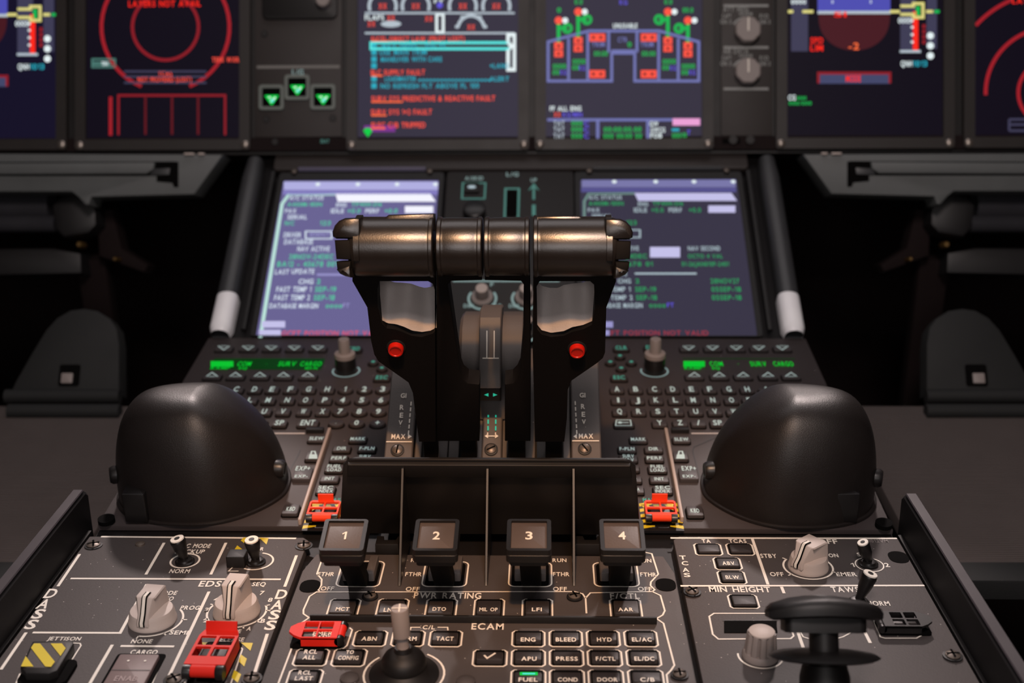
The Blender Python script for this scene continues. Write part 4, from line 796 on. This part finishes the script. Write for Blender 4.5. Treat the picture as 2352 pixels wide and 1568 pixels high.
low_screen(-1, 'bright violet sloping screen with white and green text beside the EDS-side grab rail', glow('screen violet bg', (104, 98, 146)), glow('header lilac', (176, 174, 224)), glow('header violet', (130, 122, 190)), BBG, E('tab pale green', (186, 226, 216)), rowsL, 0)
low_screen(1, 'dim slate sloping screen with a SEC date column beside the TCAS-side grab rail', glow('screen slate bg', (54, 50, 68)), glow('header dim lilac', (120, 118, 168)), glow('header dim violet', (84, 80, 140)), BB, E('tab grey green', (110, 140, 134)), rowsR, 686)
# boxes and buttons on the pages
def page_boxes(name_parent, items):
    for o in bpy.data.objects:
        if o.name.startswith('screen_face') and o.parent and o.parent['label'].startswith(name_parent):
            f = SCR
            for kind, xa, ya, xb, yb, g in items:
                m = MB()
                if kind == 'f': m.prect(f, xa, ya, xb, yb, g, .0014)
                else: m.pline(f, [(xa, ya), (xb, ya), (xb, yb), (xa, yb)], .0014, g, .0014, True)
                m.build('page_button', o, 'light page button', 0)
page_boxes('bright', [('f', 930, 473, 995, 489, BBG), ('o', 702, 531, 762, 548, WT), ('f', 602, 737, 655, 752, BB), ('f', 595, 757, 645, 772, BB), ('f', 728, 628, 830, 633, BB2)])
page_boxes('dim', [('f', 1627, 472, 1689, 488, BB), ('o', 1410, 528, 1470, 545, WT2), ('f', 1493, 567, 1562, 591, BB), ('f', 1372, 738, 1408, 752, BB2), ('f', 1370, 758, 1400, 772, BB2), ('f', 1458, 626, 1600, 630, WT2)])
# ================================================================== middle control strip between the sloping screens
cs = thing('control_strip', SCR.pt(0, .09, 0), 'dark strip with dimmer knobs and a lever slot, between the sloping screens', 'control panel')
m = MB(); m.prism(SCR, rrect(.0008, .098, .122, .205, .003), -.002, .0015, M_STRIP, .0006); CL = lambda q, w=.0014, c=False, g=G_TEAL: m.pline(SCR, q, w, g, .0018, c)
CL([(1063, 420), (1115, 420), (1113, 456), (1061, 456)], .0016, True); m.ptext(SCR, 'A/SKID', 1089, 409, 42, 8, G_LEG, .0018); m.ptext(SCR, 'L/G', 1177, 400, 28, 9, G_LEG, .0018); m.ptext(SCR, 'UP', 1226, 413, 14, 8, G_LEG, .0018)
CL([(1159, 500), (1161, 433), (1192, 433), (1190, 500)], .0020); CL([(1226, 458), (1226, 427), (1217, 434), (1226, 424), (1235, 434), (1226, 427)], .0024); CL([(1226, 470), (1226, 495)], .0034); CL([(1040, 645), (1205, 645)], .0020, g=G_LEG); CL([(1230, 645), (1285, 645)], .0020, g=G_LEG)
for x, y, t, w in ((1076, 702, 'DIM', 22), (1140, 702, 'BRT', 22), (1180, 702, 'DIM', 22), (1085, 724, 'R', 8), (1130, 653, 'F', 8), (1074, 476, '1', 5), (1101, 474, '2', 8)): m.ptext(SCR, t, x, y, w, 8, G_LEG, .0018)
for x, y in ((1108, 688), (1108, 760), (1208, 688), (1208, 760)): ring(m, SCR, *SCR.uv(x, y), .0122, -215, 35, .0020, G_LEG, .0018)
m.build('strip_plate', cs)
for x, y in ((1108, 688), (1108, 760), (1208, 688), (1208, 760)):
    a, b = SCR.uv(x, y); m = MB(); m.lathe(SCR, a, b, [(.0098, .001), (.0096, .005), (.0060, .006), (.0058, .0150), (.0054, .0158)], M_KNOBD if y < 700 else M_BLKS, 32); o = m.build('dimmer_knob', cs)
    m = MB(); m.lathe(SCR, a, b, [(.0054, .0158), (.0052, .0166), (.0010, .0168)], M_KNOB, 28); m.build('knob_cap', o, 'pale knob face')
m = MB(); a, b = SCR.uv(1176, 470); m.prism(SCR, rrect(a, b, .0105, .034, .003), .0014, .0022, M_DEEP); m.build('lever_slot', cs)
a, b = SCR.uv(1084, 436); m = MB(); m.prism(SCR, rrect(a, b, .014, .012, .001), .0014, .004, M_BLK, .0006); m.flat(SCR, circ(a, b, .0040, 20, .0020), .0042, WT2); m.build('push_button', cs, 'black button with a pale oval mark')
m = MB(); a, b = SCR.uv(1090, 495); m.lathe(SCR, a, b, [(.011, .001), (.0105, .010), (.009, .011)], M_BLKS, 28); m.build('dark_knob', cs)
# ================================================================== main instrument panel
MP = MAIN
def mrect(m, xa, ya, xb, yb, g, h=.0013): return m.prect(MP, xa, ya, xb, yb, g, h)
def display(xa, xb, ytop, ybot, label, bg, draw, group, bez=26, screws=((0, 1), (1, 1))):
    a0, b0 = MP.uv(xa, ybot); a1, _ = MP.uv(xb, ybot); b1 = b0+.208
    th = thing('display_unit', MP.pt((a0+a1)/2, b0, 0), label, 'display', group); t = .0105
    m = MB(); m.holes(MP, rrect((a0+a1)/2, (b0+b1)/2, a1-a0+2*t, b1-b0+2*t, .003), [rrect((a0+a1)/2, (b0+b1)/2, a1-a0, b1-b0, .001)], -.012, .0045, M_BEZ); m.build('bezel', th)
    m = MB(); m.flat(MP, [(a0-.0005, b0-.0005), (a1+.0005, b0-.0005), (a1+.0005, b1), (a0-.0005, b1)], .0008, bg); draw(m); m.build('screen_face', th, 'lit display page')
    for sx, sy in ((0, 0), (1, 0)):
        m = MB(); m.lathe(MP, a0-t*.55 if sx == 0 else a1+t*.55, b0-t*.55, [(.0042, .0044), (.0040, .0058), (.0028, .0068), (.0006, .0072)], M_STEEL, 20); m.build('corner_screw', th, 'bright corner screw')
def tx(m, t, x, y, w, h, g): m.ptext(MP, t, x, y, w, h, g, .0016)
def pl(m, pts, w, g, c=False, h=.0014): m.pline(MP, pts, w, g, h, c)
def arc(m, x, y, r, d0, d1, w, g, ry=None, n=40): pl(m, [(x+r*math.cos(math.radians(d0+(d1-d0)*i/n)), y-(ry or r)*math.sin(math.radians(d0+(d1-d0)*i/n))) for i in range(n+1)], w, g)
def dotp(m, x, y, r, g, h=.0016): m.flat(MP, circ(*MP.uv(x, y, h), r*.00042, 20), h, g)
def warn(m):
    for y in (30, 76): pl(m, [(838, y), (1182, y)], .0018, G_GRY)
    for x in (879, 955, 1063, 1140):
        arc(m, x, 14, 31, -20, 200, .0030, G_GRY); tx(m, 'XX', x, 14, 19, 13, G_RED)
    tx(m, 'FT', 1008, 3, 22, 8, G_WHT); dotp(m, 1010, 12, 7, G_PUR)
    tx(m, 'FLAPS', 860, 40, 44, 12, G_WHT); m.flat(MP, circ(*MP.uv(898, 55, .0014), .0100, 30, .0032), .0014, G_GRY)
    for x, y in ((898, 41), (853, 55), (985, 43), (1082, 62)): tx(m, 'XX', x, y, 18, 12, G_RED)
    pl(m, [(1003, 33), (1018, 33), (1018, 74), (1003, 74)], .0026, G_WHT, True); arc(m, 1082, 66, 30, 10, 170, .0032, G_GRY)
    for an in (8, 52, 90, 128, 172): c, s = math.cos(math.radians(an)), math.sin(math.radians(an)); pl(m, [(1082+28*c, 66-28*s), (1082+37*c, 66-37*s)], .0030, G_GRY)
    tx(m, 'F/CTL DIRECT LAW (PROT LOST)', 960, 89, 214, 11, G_RED); pl(m, [(853, 94), (893, 94)], .0014, G_ORG)
    pl(m, [(1170, 98), (852, 98), (852, 112), (1170, 112)], .0026, G_BCYA); tx(m, 'MAX SPEED : 320/.75', 950, 106, 145, 9, G_CYA)
    for t, x, y, w in (('USE MAN TRIM', 926, 120, 108), ('MANEUVER WITH CARE', 945, 136, 140), ('LOADMASTER', 920, 181, 72), ('NO REFRESH FLT ABOVE FL 100', 987, 197, 226), ('+LAND', 1147, 151, 44), ('ALERT', 1147, 181, 44)): tx(m, t, x, y, w, 11, G_CYA)
    for y in (105, 120, 136, 151, 181, 197): m.prect(MP, 853, y-6, 865, y+6, G_CYA, .0014)
    for i in range(20): dotp(m, 964+i*8.4, 184, 3, G_CYA)
    for t, x, y, w, u in (('BLC SUPPLY FAULT', 914, 166, 124, 26), ('SURV SYS PREDICTIVE & REACTIVE FAULT', 995, 226, 284, 72), ('SURV SYS 1+2 FAULT', 922, 257, 140, 35), ('ELEC C/B TRIPPED', 915, 287, 124, 32)): tx(m, t, x, y, w, 12, G_RED); pl(m, [(853, y+8), (853+u, y+8)], .0014, G_ORG)
    pl(m, [(1185, 80), (1167, 80), (1167, 98), (1176, 106), (1167, 114), (1167, 160), (1185, 160)], .0034, G_WHT); m.prect(MP, 1178, 80, 1185, 160, G_WHT, .0014)
    m.prect(MP, 836, 288, 908, 303, E('dim magenta', (120, 50, 140)), .0010); m.pflat(MP, [(834, 300), (840, 294), (850, 294), (855, 301), (845, 315)], G_BGRN, .0014)
def sysp(m):
    V2 = lambda p, c=False: pl(m, p, .0026, G_VIO, c)
    V2([(1259, 96), (1352, 71), (1514, 71), (1605, 96), (1605, 186), (1458, 186), (1458, 122), (1405, 122), (1405, 186), (1259, 186)], True)
    for x, y0, y1 in ((1306, 88, 184), (1350, 76, 184), (1398, 74, 120), (1463, 74, 120), (1513, 76, 184), (1558, 88, 184)): V2([(x, y0), (x, y1)])
    V2([(1404, 117), (1459, 117)])
    for x, y in ((1283, 105), (1283, 123), (1328, 93), (1328, 111), (1534, 93), (1534, 111), (1580, 105), (1580, 123)): m.prect(MP, x-10, y-8, x+10, y+8, G_RED, .0015); m.prect(MP, x-3, y-2, x+3, y+3, G_BRN, .0017)
    for x, y in ((1372, 86), (1372, 170), (1490, 86), (1490, 170)): m.prect(MP, x-18, y-9, x+18, y+9, G_RED, .0015); [m.prect(MP, x+s-3, y-3, x+s+3, y+3, G_BRN, .0017) for s in (-9, 8)]
    for x, yt, d in ((1283, 47, 1), (1328, 27, 1), (1534, 27, -1), (1580, 47, -1)):
        pl(m, [(x, yt), (x, yt+52 if yt > 40 else yt+60)], .0034, G_GRN); pl(m, [(x, yt+18), (x+d*20, yt+18)], .0030, G_GRN); dotp(m, x, yt, 9, G_RED, .0017); dotp(m, x+15, yt, 7, G_WHT); arc(m, x+d*20, yt+18, 9, 0, 360, .0028, G_GRN)
    for t, x, y, w, g in (('0', 1284, 23, 9, G_GRN), ('0.0', 1329, 4, 18, G_GRN), ('0.0', 1535, 4, 18, G_GRN), ('00.0', 1580, 23, 24, G_GRN), ('00:00', 1380, 123, 31, G_GRN), ('00:00', 1490, 123, 31, G_GRN), ('0000', 1285, 152, 30, G_GRN), ('00', 1277, 166, 15, G_GRN), ('0000', 1330, 141, 29, G_GRN), ('00', 1322, 155, 15, G_GRN), ('0000', 1537, 141, 30, G_GRN), ('00', 1529, 155, 15, G_GRN), ('0000', 1581, 152, 30, G_GRN), ('00', 1573, 166, 15, G_GRN),
                         ('KG', 1294, 166, 14, G_PUR), ('KG', 1337, 156, 14, G_PUR), ('KG', 1546, 156, 14, G_PUR), ('KG', 1590, 166, 14, G_PUR), ('KG', 1432, 5, 18, G_PUR), ('UNUSABLE', 1436, 59, 56, G_WHT), ('0', 1446, 102, 9, G_GRN), ('CTR', 1430, 91, 22, G_VIO), ('TRIM', 1374, 102, 30, G_VIO), ('TRIM', 1486, 102, 30, G_VIO),
                         ('FF ALL ENG', 1299, 249, 72, G_WHT), ('XX', 1280, 263, 16, G_RED), ('KG/MIN', 1315, 263, 45, G_PUR), ('00:00:00.00', 1430, 297, 86, G_GRN), ('000 00:00 00', 1430, 312, 88, G_GRN), ('GW', 1502, 284, 20, G_WHT), ('GWCG', 1511, 298, 33, G_WHT), ('FOB', 1507, 311, 27, G_WHT), ('000', 1554, 311, 20, G_GRN), ('00', 1572, 310, 10, G_GRN), ('T', 1582, 304, 8, G_PUR)): tx(m, t, x, y, w, 11, g)
    for y in (283, 297, 312): tx(m, 'TAT', 1284, y, 25, 11, G_GRY); tx(m, '000', 1325, y, 25, 11, G_GRN); tx(m, 'C', 1347, y, 12, 11, G_PUR)
    pl(m, [(1257, 275), (1608, 275)], .0026, G_VIO); pl(m, [(1373, 277), (1373, 318)], .0030, G_VIO); pl(m, [(1488, 277), (1488, 318)], .0030, G_VIO); m.prect(MP, 1545, 272, 1608, 288, G_PNK, .0017); m.prect(MP, 1543, 295, 1560, 301, G_CYA, .0015)
def pfd(dx, dy):
    def d(m):
        S = lambda x, y: (x+dx, y+dy)
        r = lambda xa, ya, xb, yb, g, h=.0013: m.prect(MP, xa+dx, ya+dy, xb+dx, yb+dy, g, h)
        r(1817, -40, 1856, 118, G_SLT); r(1878, -40, 2045, 26, G_BLU); r(1878, 25, 2046, 32, G_GRY, .0015); r(2068, -40, 2104, 118, G_SLT); r(2128, -40, 2152, 112, G_SLT)
        x, y = S(1962, 32); m.flat(MP, [MP.uv(x+82*math.cos(math.pi*i/30), y+84*math.sin(math.pi*i/30)**.8, .0012) for i in range(31)], .0012, G_BRN)
        r(2097, 26, 2109, 118, G_BRED, .0016); r(2067, 115, 2115, 121, G_GRY, .0017)
        for yy in (48, 63, 80, 97): r(2092, yy-3, 2098, yy+2, G_WHT, .0018)
        pl(m, [S(2068, 14), S(2098, 14), S(2098, 8), S(2120, 8), S(2120, 40), S(2098, 40), S(2098, 33), S(2068, 33)], .0028, G_YEL, False, .0018); r(2104, 14, 2113, 36, G_GRN, .0017)
        for a, b, g in ((1810, 1822, G_YEL), (1843, 1868, G_YEL), (2044, 2067, G_YEL), (2127, 2143, G_YEL), (2146, 2158, G_GRN)): r(a, 23, b, 30, g, .0016)
        for yy in (82, 105, 128): dotp(m, 2137+dx, yy+dy, 8, G_WHT)
        for t, xx, yy, w, h, g in (('0005', 2078, 47, 30, 12, G_WHT), ('QNH', 2082, 146, 26, 13, G_WHT), ('1013', 2113, 146, 33, 13, G_CYA), ('-2', 1961, 106, 24, 16, G_ORG), ('SI', 1930, 33, 28, 12, G_BRED), ('SPD', 1876, 93, 29, 14, G_BRED), ('LIM', 1876, 110, 29, 14, G_BRED), ('0000', 1834, 4, 34, 10, G_WHT), ('5', 1912, 4, 30, 7, G_WHT), ('5', 2000, 4, 30, 7, G_WHT), ('CG', 1819, 224, 17, 12, G_WHT), ('0000', 1841, 225, 22, 8, G_GRN), ('000/000', 1838, 237, 52, 8, G_GRN)): tx(m, t, xx+dx, yy+dy, w, h, g)
        for k in range(4): r(2118, 56+k*12, 2126, 65+k*12, G_DRED, .0016)
        r(1880, 168, 2044, 192, E('slate blue', (66, 70, 104)), .0013); pl(m, [S(1880, 191), S(1880, 168), S(2044, 168), S(2044, 191)], .0026, G_DRED, False, .0015); tx(m, 'MODE', 1960+dx, 180+dy, 34, 15, G_BRED)
    return d
def navl(m):
    tx(m, 'LAYERS NOT AVAIL', 378, 8, 166, 14, G_BRED); arc(m, 380, 62, 76, 0, 360, .0030, G_DRED); arc(m, 380, 62, 147, -68, 248, .0034, E('ring red', (160, 30, 40)))
    pl(m, [(212, 136), (264, 136), (264, 154), (212, 154)], .0018, G_TEAL, True); m.prect(MP, 213, 142, 265, 150, G_TEAL, .0013); tx(m, 'TERR', 241, 146, 16, 9, G_WHT); tx(m, 'TERR WXR', 518, 137, 62, 11, G_RED)
    for y in (164, 176, 190): pl(m, [(285, y), (474, y)], .0020, G_SLT, False, .0016)
    tx(m, 'TCAS', 379, 169, 32, 11, G_RED); tx(m, 'NOT PROVIDED (LOST)', 378, 182, 124, 11, G_RED)
    pl(m, [(272, 310), (272, 219), (517, 219), (517, 310)], .0022, G_DRED); [pl(m, [(x, 219), (x, 309)], .0022, E('darker red', (96, 22, 30))) for x in (334, 395, 455)]; pl(m, [(254, 222), (254, 311)], .0034, E('ring red', (160, 30, 40)))
def navr(m):
    for r, w, a, b in ((231, .0034, 112, 138), (149, .0034, 90, 182), (74, .0032, 90, 260)): arc(m, 2413, 213, r, a, b, w, E('ring red', (160, 30, 40)))
    for y in (274, 286, 300): pl(m, [(2318, y), (2380, y)], .0022, G_SLT)
    pl(m, [(2318, 274), (2318, 300)], .0022, G_SLT); tx(m, 'LAYERS', 2360, 2, 70, 12, G_BRED)
BGD = glow('display near black', (14, 9, 22)); BGV = glow('display slate', (50, 46, 62)); BGN = glow('display navy', (20, 16, 38))
GD = 'main displays'
display(822, 1190, 0, 322, 'display of red and cyan warning lines, the brightest in the main panel', BGV, warn, GD)
display(1254, 1612, 0, 320, 'display with a violet winged diagram, green stems and red squares', BGV, sysp, GD)
display(200, 552, 0, 322, 'near-black display with two whole red rings and LAYERS NOT AVAIL', BGD, navl, GD)
display(1806, 2164, 0, 318, 'flight display with whole maroon horizon and red MODE box, beside the ATT HDG selectors', BGD, pfd(0, 0), GD)
display(-226, 132, 0, 322, 'flight display cut off at the picture edge, beside the one with red rings', BGN, pfd(-2028, 7), GD)
display(2236, 2600, 0, 316, 'near-black display with only broken red arcs, cut by the picture edge', BGD, navr, GD)
# backing panel, bulkhead, shell
m = MB(); a0 = -1.2; b0 = MP.uv(1176, 352)[1]; m.prism(MP, [(-1.2, b0), (1.2, b0), (1.2, .62), (-1.2, .62)], -.05, -.003, M_BLK)
m.prism(MP, [(-1.2, b0+.003), (1.2, b0+.003), (1.2, b0+.016), (-1.2, b0+.016)], -.003, .0010, M_DARK); struct(m.build('wall_front', smooth=0))
m = MB(); m.extr([(1.55, -.75), (1.58, -.75), (1.58, 1.0), (1.55, 1.0)], -1.2, 1.2, M_DARK); struct(m.build('wall_footwell', smooth=0))
m = MB(); m.prism(W, rrect(0, .5, 2.4, 2.2, .01, 1), -.78, -.75, M_DARK); struct(m.build('floor', smooth=0))
for sg, n in ((-1, 'wall_left'), (1, 'wall_right')): m = MB(); m.extr([(-.6, -.75), (1.6, -.75), (1.6, 1.35), (-.6, 1.35)], *sorted((sg*1.2, sg*1.23)), M_DARK); struct(m.build(n, smooth=0))
m = MB(); m.extr([(-.6, -.75), (-.57, -.75), (-.57, 1.35), (-.6, 1.35)], -1.2, 1.2, M_DARK); struct(m.build('wall_rear', smooth=0))
# panel with gear lights
gp = thing('gear_light_panel', MP.pt(-.205, 0, 0), 'grey panel with three framed green landing-gear triangles', 'indicator panel')
m = MB(); m.prism(MP, px2(MP, [(586, 316), (786, 314), (786, -60), (586, -60)]), -.012, .001, M_PANEL, .0006); m.prism(MP, px2(MP, [(586, 345), (790, 343), (790, 317), (586, 319)]), -.012, .0005, M_PANEL, .0006)
pl(m, [(590, 154), (780, 153)], .0030, mat('grey line', (120, 118, 114), .6), False, .0013); tx(m, 'L/G', 684, 166, 26, 13, G_LEG); tx(m, 'SEAT', 746, 324, 20, 8, G_TEAL); m.build('panel_plate', gp)
for x, y in ((625, 225), (684, 202), (743, 224)):
    a, b = MP.uv(x, y); m = MB(); s = .0245; m.holes(MP, rrect(a, b, s, s, .003), [rrect(a, b, s*.74, s*.74, .0012)], .001, .004, mat('lamp frame', (108, 116, 110), .5)); m.prism(MP, rrect(a, b, s*.74, s*.74, .001), .0008, .0016, M_DEEP); o = m.build('gear_light', gp)
    m = MB(); c = MP.at(a, b-.0015, .002); m.flat(c, [(-.0064, .0040), (.0064, .0040), (.0068, .0030), (.0008, -.0056), (-.0008, -.0056), (-.0068, .0030)], 0, G_BGRN)
    m.stroke(c, [(-.0034, .0014), (-.0018, .0021), (-.0008, .0012)], .0011, .0003, G_WHT); m.stroke(c, [(-.001, -.0030), (.0002, -.0008), (.0026, .0002), (.0036, .0020)], .0015, .0003, G_WHT); m.flat(c, circ(.0008, -.0016, .0016, 12), .0004, G_BCYA); m.build('green_triangle', o, 'lit green triangle')
for x, y in ((608, 78), (612, 274), (765, 272), (632, 326)): m = MB(); m.lathe(MP, *MP.uv(x, y), [(.0036, .0009), (.003, .0016)], M_BLK, 16); m.build('screw', gp)
# instrument above it
ci = thing('clock_instrument', MP.pt(-.205, .13, 0), 'small dark instrument with a grey knob, at the top edge above the gear lights', 'instrument')
m = MB(); m.prism(MP, rrect(*MP.uv(690, -20), .0740, .056, .006), .001, .005, M_BLK, .001); tx(m, 'RESET', 649, 28, 32, 11, G_TEAL); tx(m, 'SET/SEL', 711, 30, 48, 10, mat('grey letters', (130, 126, 122), .6)); m.build('case', ci); m = MB(); m.lathe(MP, *MP.uv(747, 8), [(.0075, .004), (.0068, .014), (.0058, .015)], M_KNOBD, 28); m.build('knob', ci)
# selector panel
sp = thing('selector_panel', MP.pt(.231, .1, 0), 'narrow grey panel with round ATT HDG and AIR DATA selectors', 'control panel')
m = MB(); m.prism(MP, px2(MP, [(1656, 312), (1774, 312), (1774, -60), (1656, -60)]), -.012, .001, M_PANEL, .0006)
GL2 = mat('grey print', (150, 152, 150), .6)
for y in (13, 109, 204): pl(m, [(1662, y), (1765, y)], .0024, GL2, False, .0013)
for dy, t in ((0, 'ATT HDG'), (96, 'AIR DATA')):
    tx(m, t, 1690, 21+dy, 58, 12, GL2); tx(m, 'NORM', 1713, 32+dy, 30, 8, GL2)
    for x, y, s, w in ((1669, 37, 'CAPT', 22), (1667, 50, 'ON 3', 25), (1755, 37, 'F/O', 20), (1757, 50, 'ON 3', 24)): tx(m, s, x, y+dy, w, 10, GL2)
    arc(m, 1713, 72+dy, 32, 60, 150, .0016, GL2)
m.prect(MP, 1659, 318, 1700, 330, M_DEEP, .0012); m.build('panel_plate', sp)
for y in (74, 168):
    a, b = MP.uv(1714, y); m = MB(); m.lathe(MP, a, b, [(.0128, .001), (.0124, .012), (.0112, .0132)], M_KNOBD, 32, 8, .06); o = m.build('selector_knob', sp, 'AIR DATA knob' if y > 100 else 'ATT HDG knob')
    m = MB(); m.bar(MP.pt(a, b-.002, .0134), MP.pt(a, b+.011, .0134), .0016, .0008, M_WHITE, up=MP.n); m.build('pointer_line', o)
for x, y in ((1683, 322), (1722, 322)): m = MB(); m.lathe(MP, *MP.uv(x, y), [(.0042, -.003), (.0040, .003)], M_BLK, 20); m.build('panel_stud', sp)
M_TUBE = mat('pedal tube grey', (54, 54, 58), .26)
M_PEDAL = mat('pedal black', (28, 27, 28), .5)
# slide-out tables under the main panel
for sg, lab in ((-1, 'grey slide-out table with angled end, under the display with two red rings'), (1, 'grey slide-out table with angled end, under the display with the MODE box')):
    F = lambda pts: [(q[0], q[1]) for q in px2(MP, pts, .03)]
    M1 = (lambda p: p) if sg < 0 else (lambda p: [(2356-x, y-1) for x, y in p])
    th = thing('slide_out_table', MP.pt(sg*.40, -.03, .03), lab, 'table', 'slide-out tables')
    m = MB(); pts = F(M1([(-200, 352), (512, 355), (446, 446), (210, 452), (206, 462), (204, 470), (196, 470), (180, 452), (165, 440), (-200, 440)])); m.prism(MP, pts, .0, .030, M_TABLE, .0012); m.build('table_frame', th)
    m = MB(); m.prism(MP, F(M1([(-200, 373), (400, 371), (410, 372), (410, 430), (400, 430), (396, 420), (360, 417), (360, 404), (-200, 404)])), .0285, .0306, M_DEEP); m.build('slot', th)
    m = MB(); m.prism(MP, F(M1([(-200, 377), (358, 374), (355, 390), (340, 400), (-200, 402)])), .029, .0345, M_TABLE, .0012); m.prism(MP, F(M1([(350, 388), (392, 386), (390, 402), (345, 404)])), .029, .0320, M_EDGE, .001); m.build('table_leaf', th)
    for w0, w1 in ((424, 448), (456, 471)): m = MB(); m.prism(MP, F(M1([(w0, 352), (w1, 352), (w1-1, 357), (w0+1, 357)])), .029, .0335, M_KNOB, .0008); m.build('latch', th, 'pale latch')
    # rudder pedal
    th = thing('rudder_pedal', MP.pt(sg*.47, -.09, .02), 'dark rudder pedal with squared end block, below the display with %s' % ('two red rings' if sg < 0 else 'the red MODE box'), 'pedal', 'rudder pedals')
    PX = (lambda x: x) if sg < 0 else (lambda x: 2356-x)
    def bar(xa, xb, y, r, mt, nm, h=-.01): m = MB(); m.rod(MP.hit(PX(xa), y, h), MP.hit(PX(xb), y, h), [(r, 0), (r, 1)], mt, 32); return m.build(nm, th)
    bar(-220, 120, 473, .0140, M_TUBE, 'pedal_tube', -.012); bar(-220, 130, 514, .0085, M_TUBE, 'pedal_rod', -.006)
    m = MB(); m.prism(MP, F(M1([(92, 465), (110, 445), (168, 436), (182, 452), (196, 470), (198, 510), (180, 530), (120, 540), (100, 520)])), -.035, .004, M_PEDAL, .004); m.build('end_block', th)
    m = MB(); m.prism(MP, F(M1([(-200, 562), (70, 560), (140, 572), (142, 622), (-200, 630)])), -.05, -.02, M_PEDAL, .004); m.build('foot_plate', th)
    for x, y, r in ((186, 562, .0034), (205, 515, .0028), (210, 473, .0022), (268, 595, .0022)):
        m = MB(); m.lathe(MP, *MP.uv(PX(x), y, -.012), [(r, -.02), (r, -.008), (r*.6, -.0060)], M_BRASS, 16); m.build('brass_stud', th, 'small brass stud')
    m = MB(); q = MP.hit(PX(215), 590, -.05); m.bar(q, (q.x, q.y+.03, -.75), .03, .02, M_DARK); m.bar((q.x, q.y-.02, -.73), (q.x, q.y+.10, -.74), .10, .02, M_DARK); m.build('pedal_arm', th)
    m = MB(); m.prism(MP, F(M1([(176, 470), (214, 466), (236, 560), (300, 600), (290, 620), (180, 580)])), -.045, -.022, M_DARK, .003); m.build('pedal_bracket', th)
# ribbed foot rests beside the pedestal
for sg, lab in ((-1, 'dark footrest with round-topped back, outside the rail of the DASS panel'), (1, 'dark footrest with round-topped back, outside the rail of the TCAS panel')):
    z0 = -.055; FT = Fr((0, .70, z0), (1, 0, 0), (0, 1, .05)); PX = (lambda x: x) if sg < 0 else (lambda x: 2402-x)
    th = thing('footrest', (sg*.42, .8, z0), lab, 'footrest', 'footrests')
    o = FT.hit(PX(150), 932); BK = Fr((0, o.y, o.z), (1, 0, 0), (0, .55, .83))
    ya = FT.uv(PX(150), 1328)[1]; yb = FT.uv(PX(150), 932)[1]; xi, xo = sg*.298, sg*.62
    m = MB(); m.prism(FT, [(xi, ya+.02), (xo, ya+.02), (xo, yb), (xi, yb)], -.012, 0, M_RIB, .001); m.build('ribbed_tread', th)
    m = MB(); m.prism(FT, [(xi, ya-.004), (xo, ya-.004), (xo, ya+.02), (xi, ya+.02)], -.014, .0012, M_FOOT, .002); m.build('front_edge', th)
    a = lambda x, y: BK.uv(PX(x), y)
    prof = [a(x, y) for x, y in ((20, 905), (34, 875), (70, 812), (104, 756), (130, 728), (160, 711), (190, 707), (222, 712), (252, 730), (268, 752), (274, 790), (274, 905))]
    m = MB(); m.prism(BK, prof, -.02, 0, M_FOOT, .003); bb = m.build('back_plate', th)
    c = a(160, 862); m = MB(); m.prism(BK, rrect(c[0], c[1], .0190, .0200, .002), 0, .0012, M_DEEP); m.prism(BK, rrect(c[0]+.0015*(-sg)*-1, c[1]-.003, .0105, .0095, .001), .001, .003, M_KNOBD, .0008); m.build('latch_recess', bb, 'square recess with a pale catch')
    for y in (910, 944): m = MB(); p0 = BK.hit(PX(14), y, .002) if y < 930 else FT.hit(PX(20), y, .004); p1 = BK.hit(PX(276), y, .002) if y < 930 else FT.hit(PX(276), y, .004); m.rod(p0, p1, [(.0065, 0), (.0065, 1)], M_FOOT, 20); m.build('cross_tube', th)
# ================================================================== lamps
def area(name, loc, target, size, power, rgb, sy=None):
    l = bpy.data.lights.new(name, 'AREA'); l.energy = power; l.color = rgb; l.size = size
    if sy: l.shape = 'RECTANGLE'; l.size_y = sy
    o = bpy.data.objects.new(name, l); COL.objects.link(o); o.location = loc; d = V(target)-V(loc); o.rotation_euler = d.to_track_quat('-Z', 'Y').to_euler(); return o
def spot(name, loc, target, ang, power, rgb, rad, blend=.6):
    l = bpy.data.lights.new(name, 'SPOT'); l.energy = power; l.color = rgb; l.spot_size = math.radians(ang); l.spot_blend = blend; l.shadow_soft_size = rad
    o = bpy.data.objects.new(name, l); COL.objects.link(o); o.location = loc; o.rotation_euler = (V(target)-V(loc)).to_track_quat('-Z', 'Y').to_euler()
spot('glareshield_lamp', (-.31, 1.27, .56), (-.215, .60, 0), 29, 15, (1, .84, .80), .025)
spot('glareshield_lamp', (.31, 1.27, .56), (.215, .60, 0), 29, 15, (1, .84, .80), .025)
area('windshield_light', (0, 1.10, 1.15), (0, .72, .1), 1.1, 2.6, (1, .93, .94), .5)
area('overhead_lamp', (.08, .02, 1.00), (.02, .56, 0), .22, 6.8, (1, .86, .82), .22)
area('rear_fill_light', (0, -.5, .50), (0, .8, .15), .6, 3.0, (1, .92, .90), .4)  # added fill behind the viewer, brightens the finger plates
spot('map_lamp', (0, .05, .93), (0, .68, .09), 24, 30, (1, .45, .11), .02, .8)
w = bpy.data.worlds.new('world'); SC.world = w; w.use_nodes = True; w.node_tree.nodes['Background'].inputs[0].default_value = (.6, .55, .6, 1); w.node_tree.nodes['Background'].inputs[1].default_value = .003
SC.view_settings.view_transform = 'Standard'; SC.view_settings.look = 'None'; SC.view_settings.exposure = 0; SC.view_settings.gamma = 1; SC.view_settings.use_curve_mapping = False
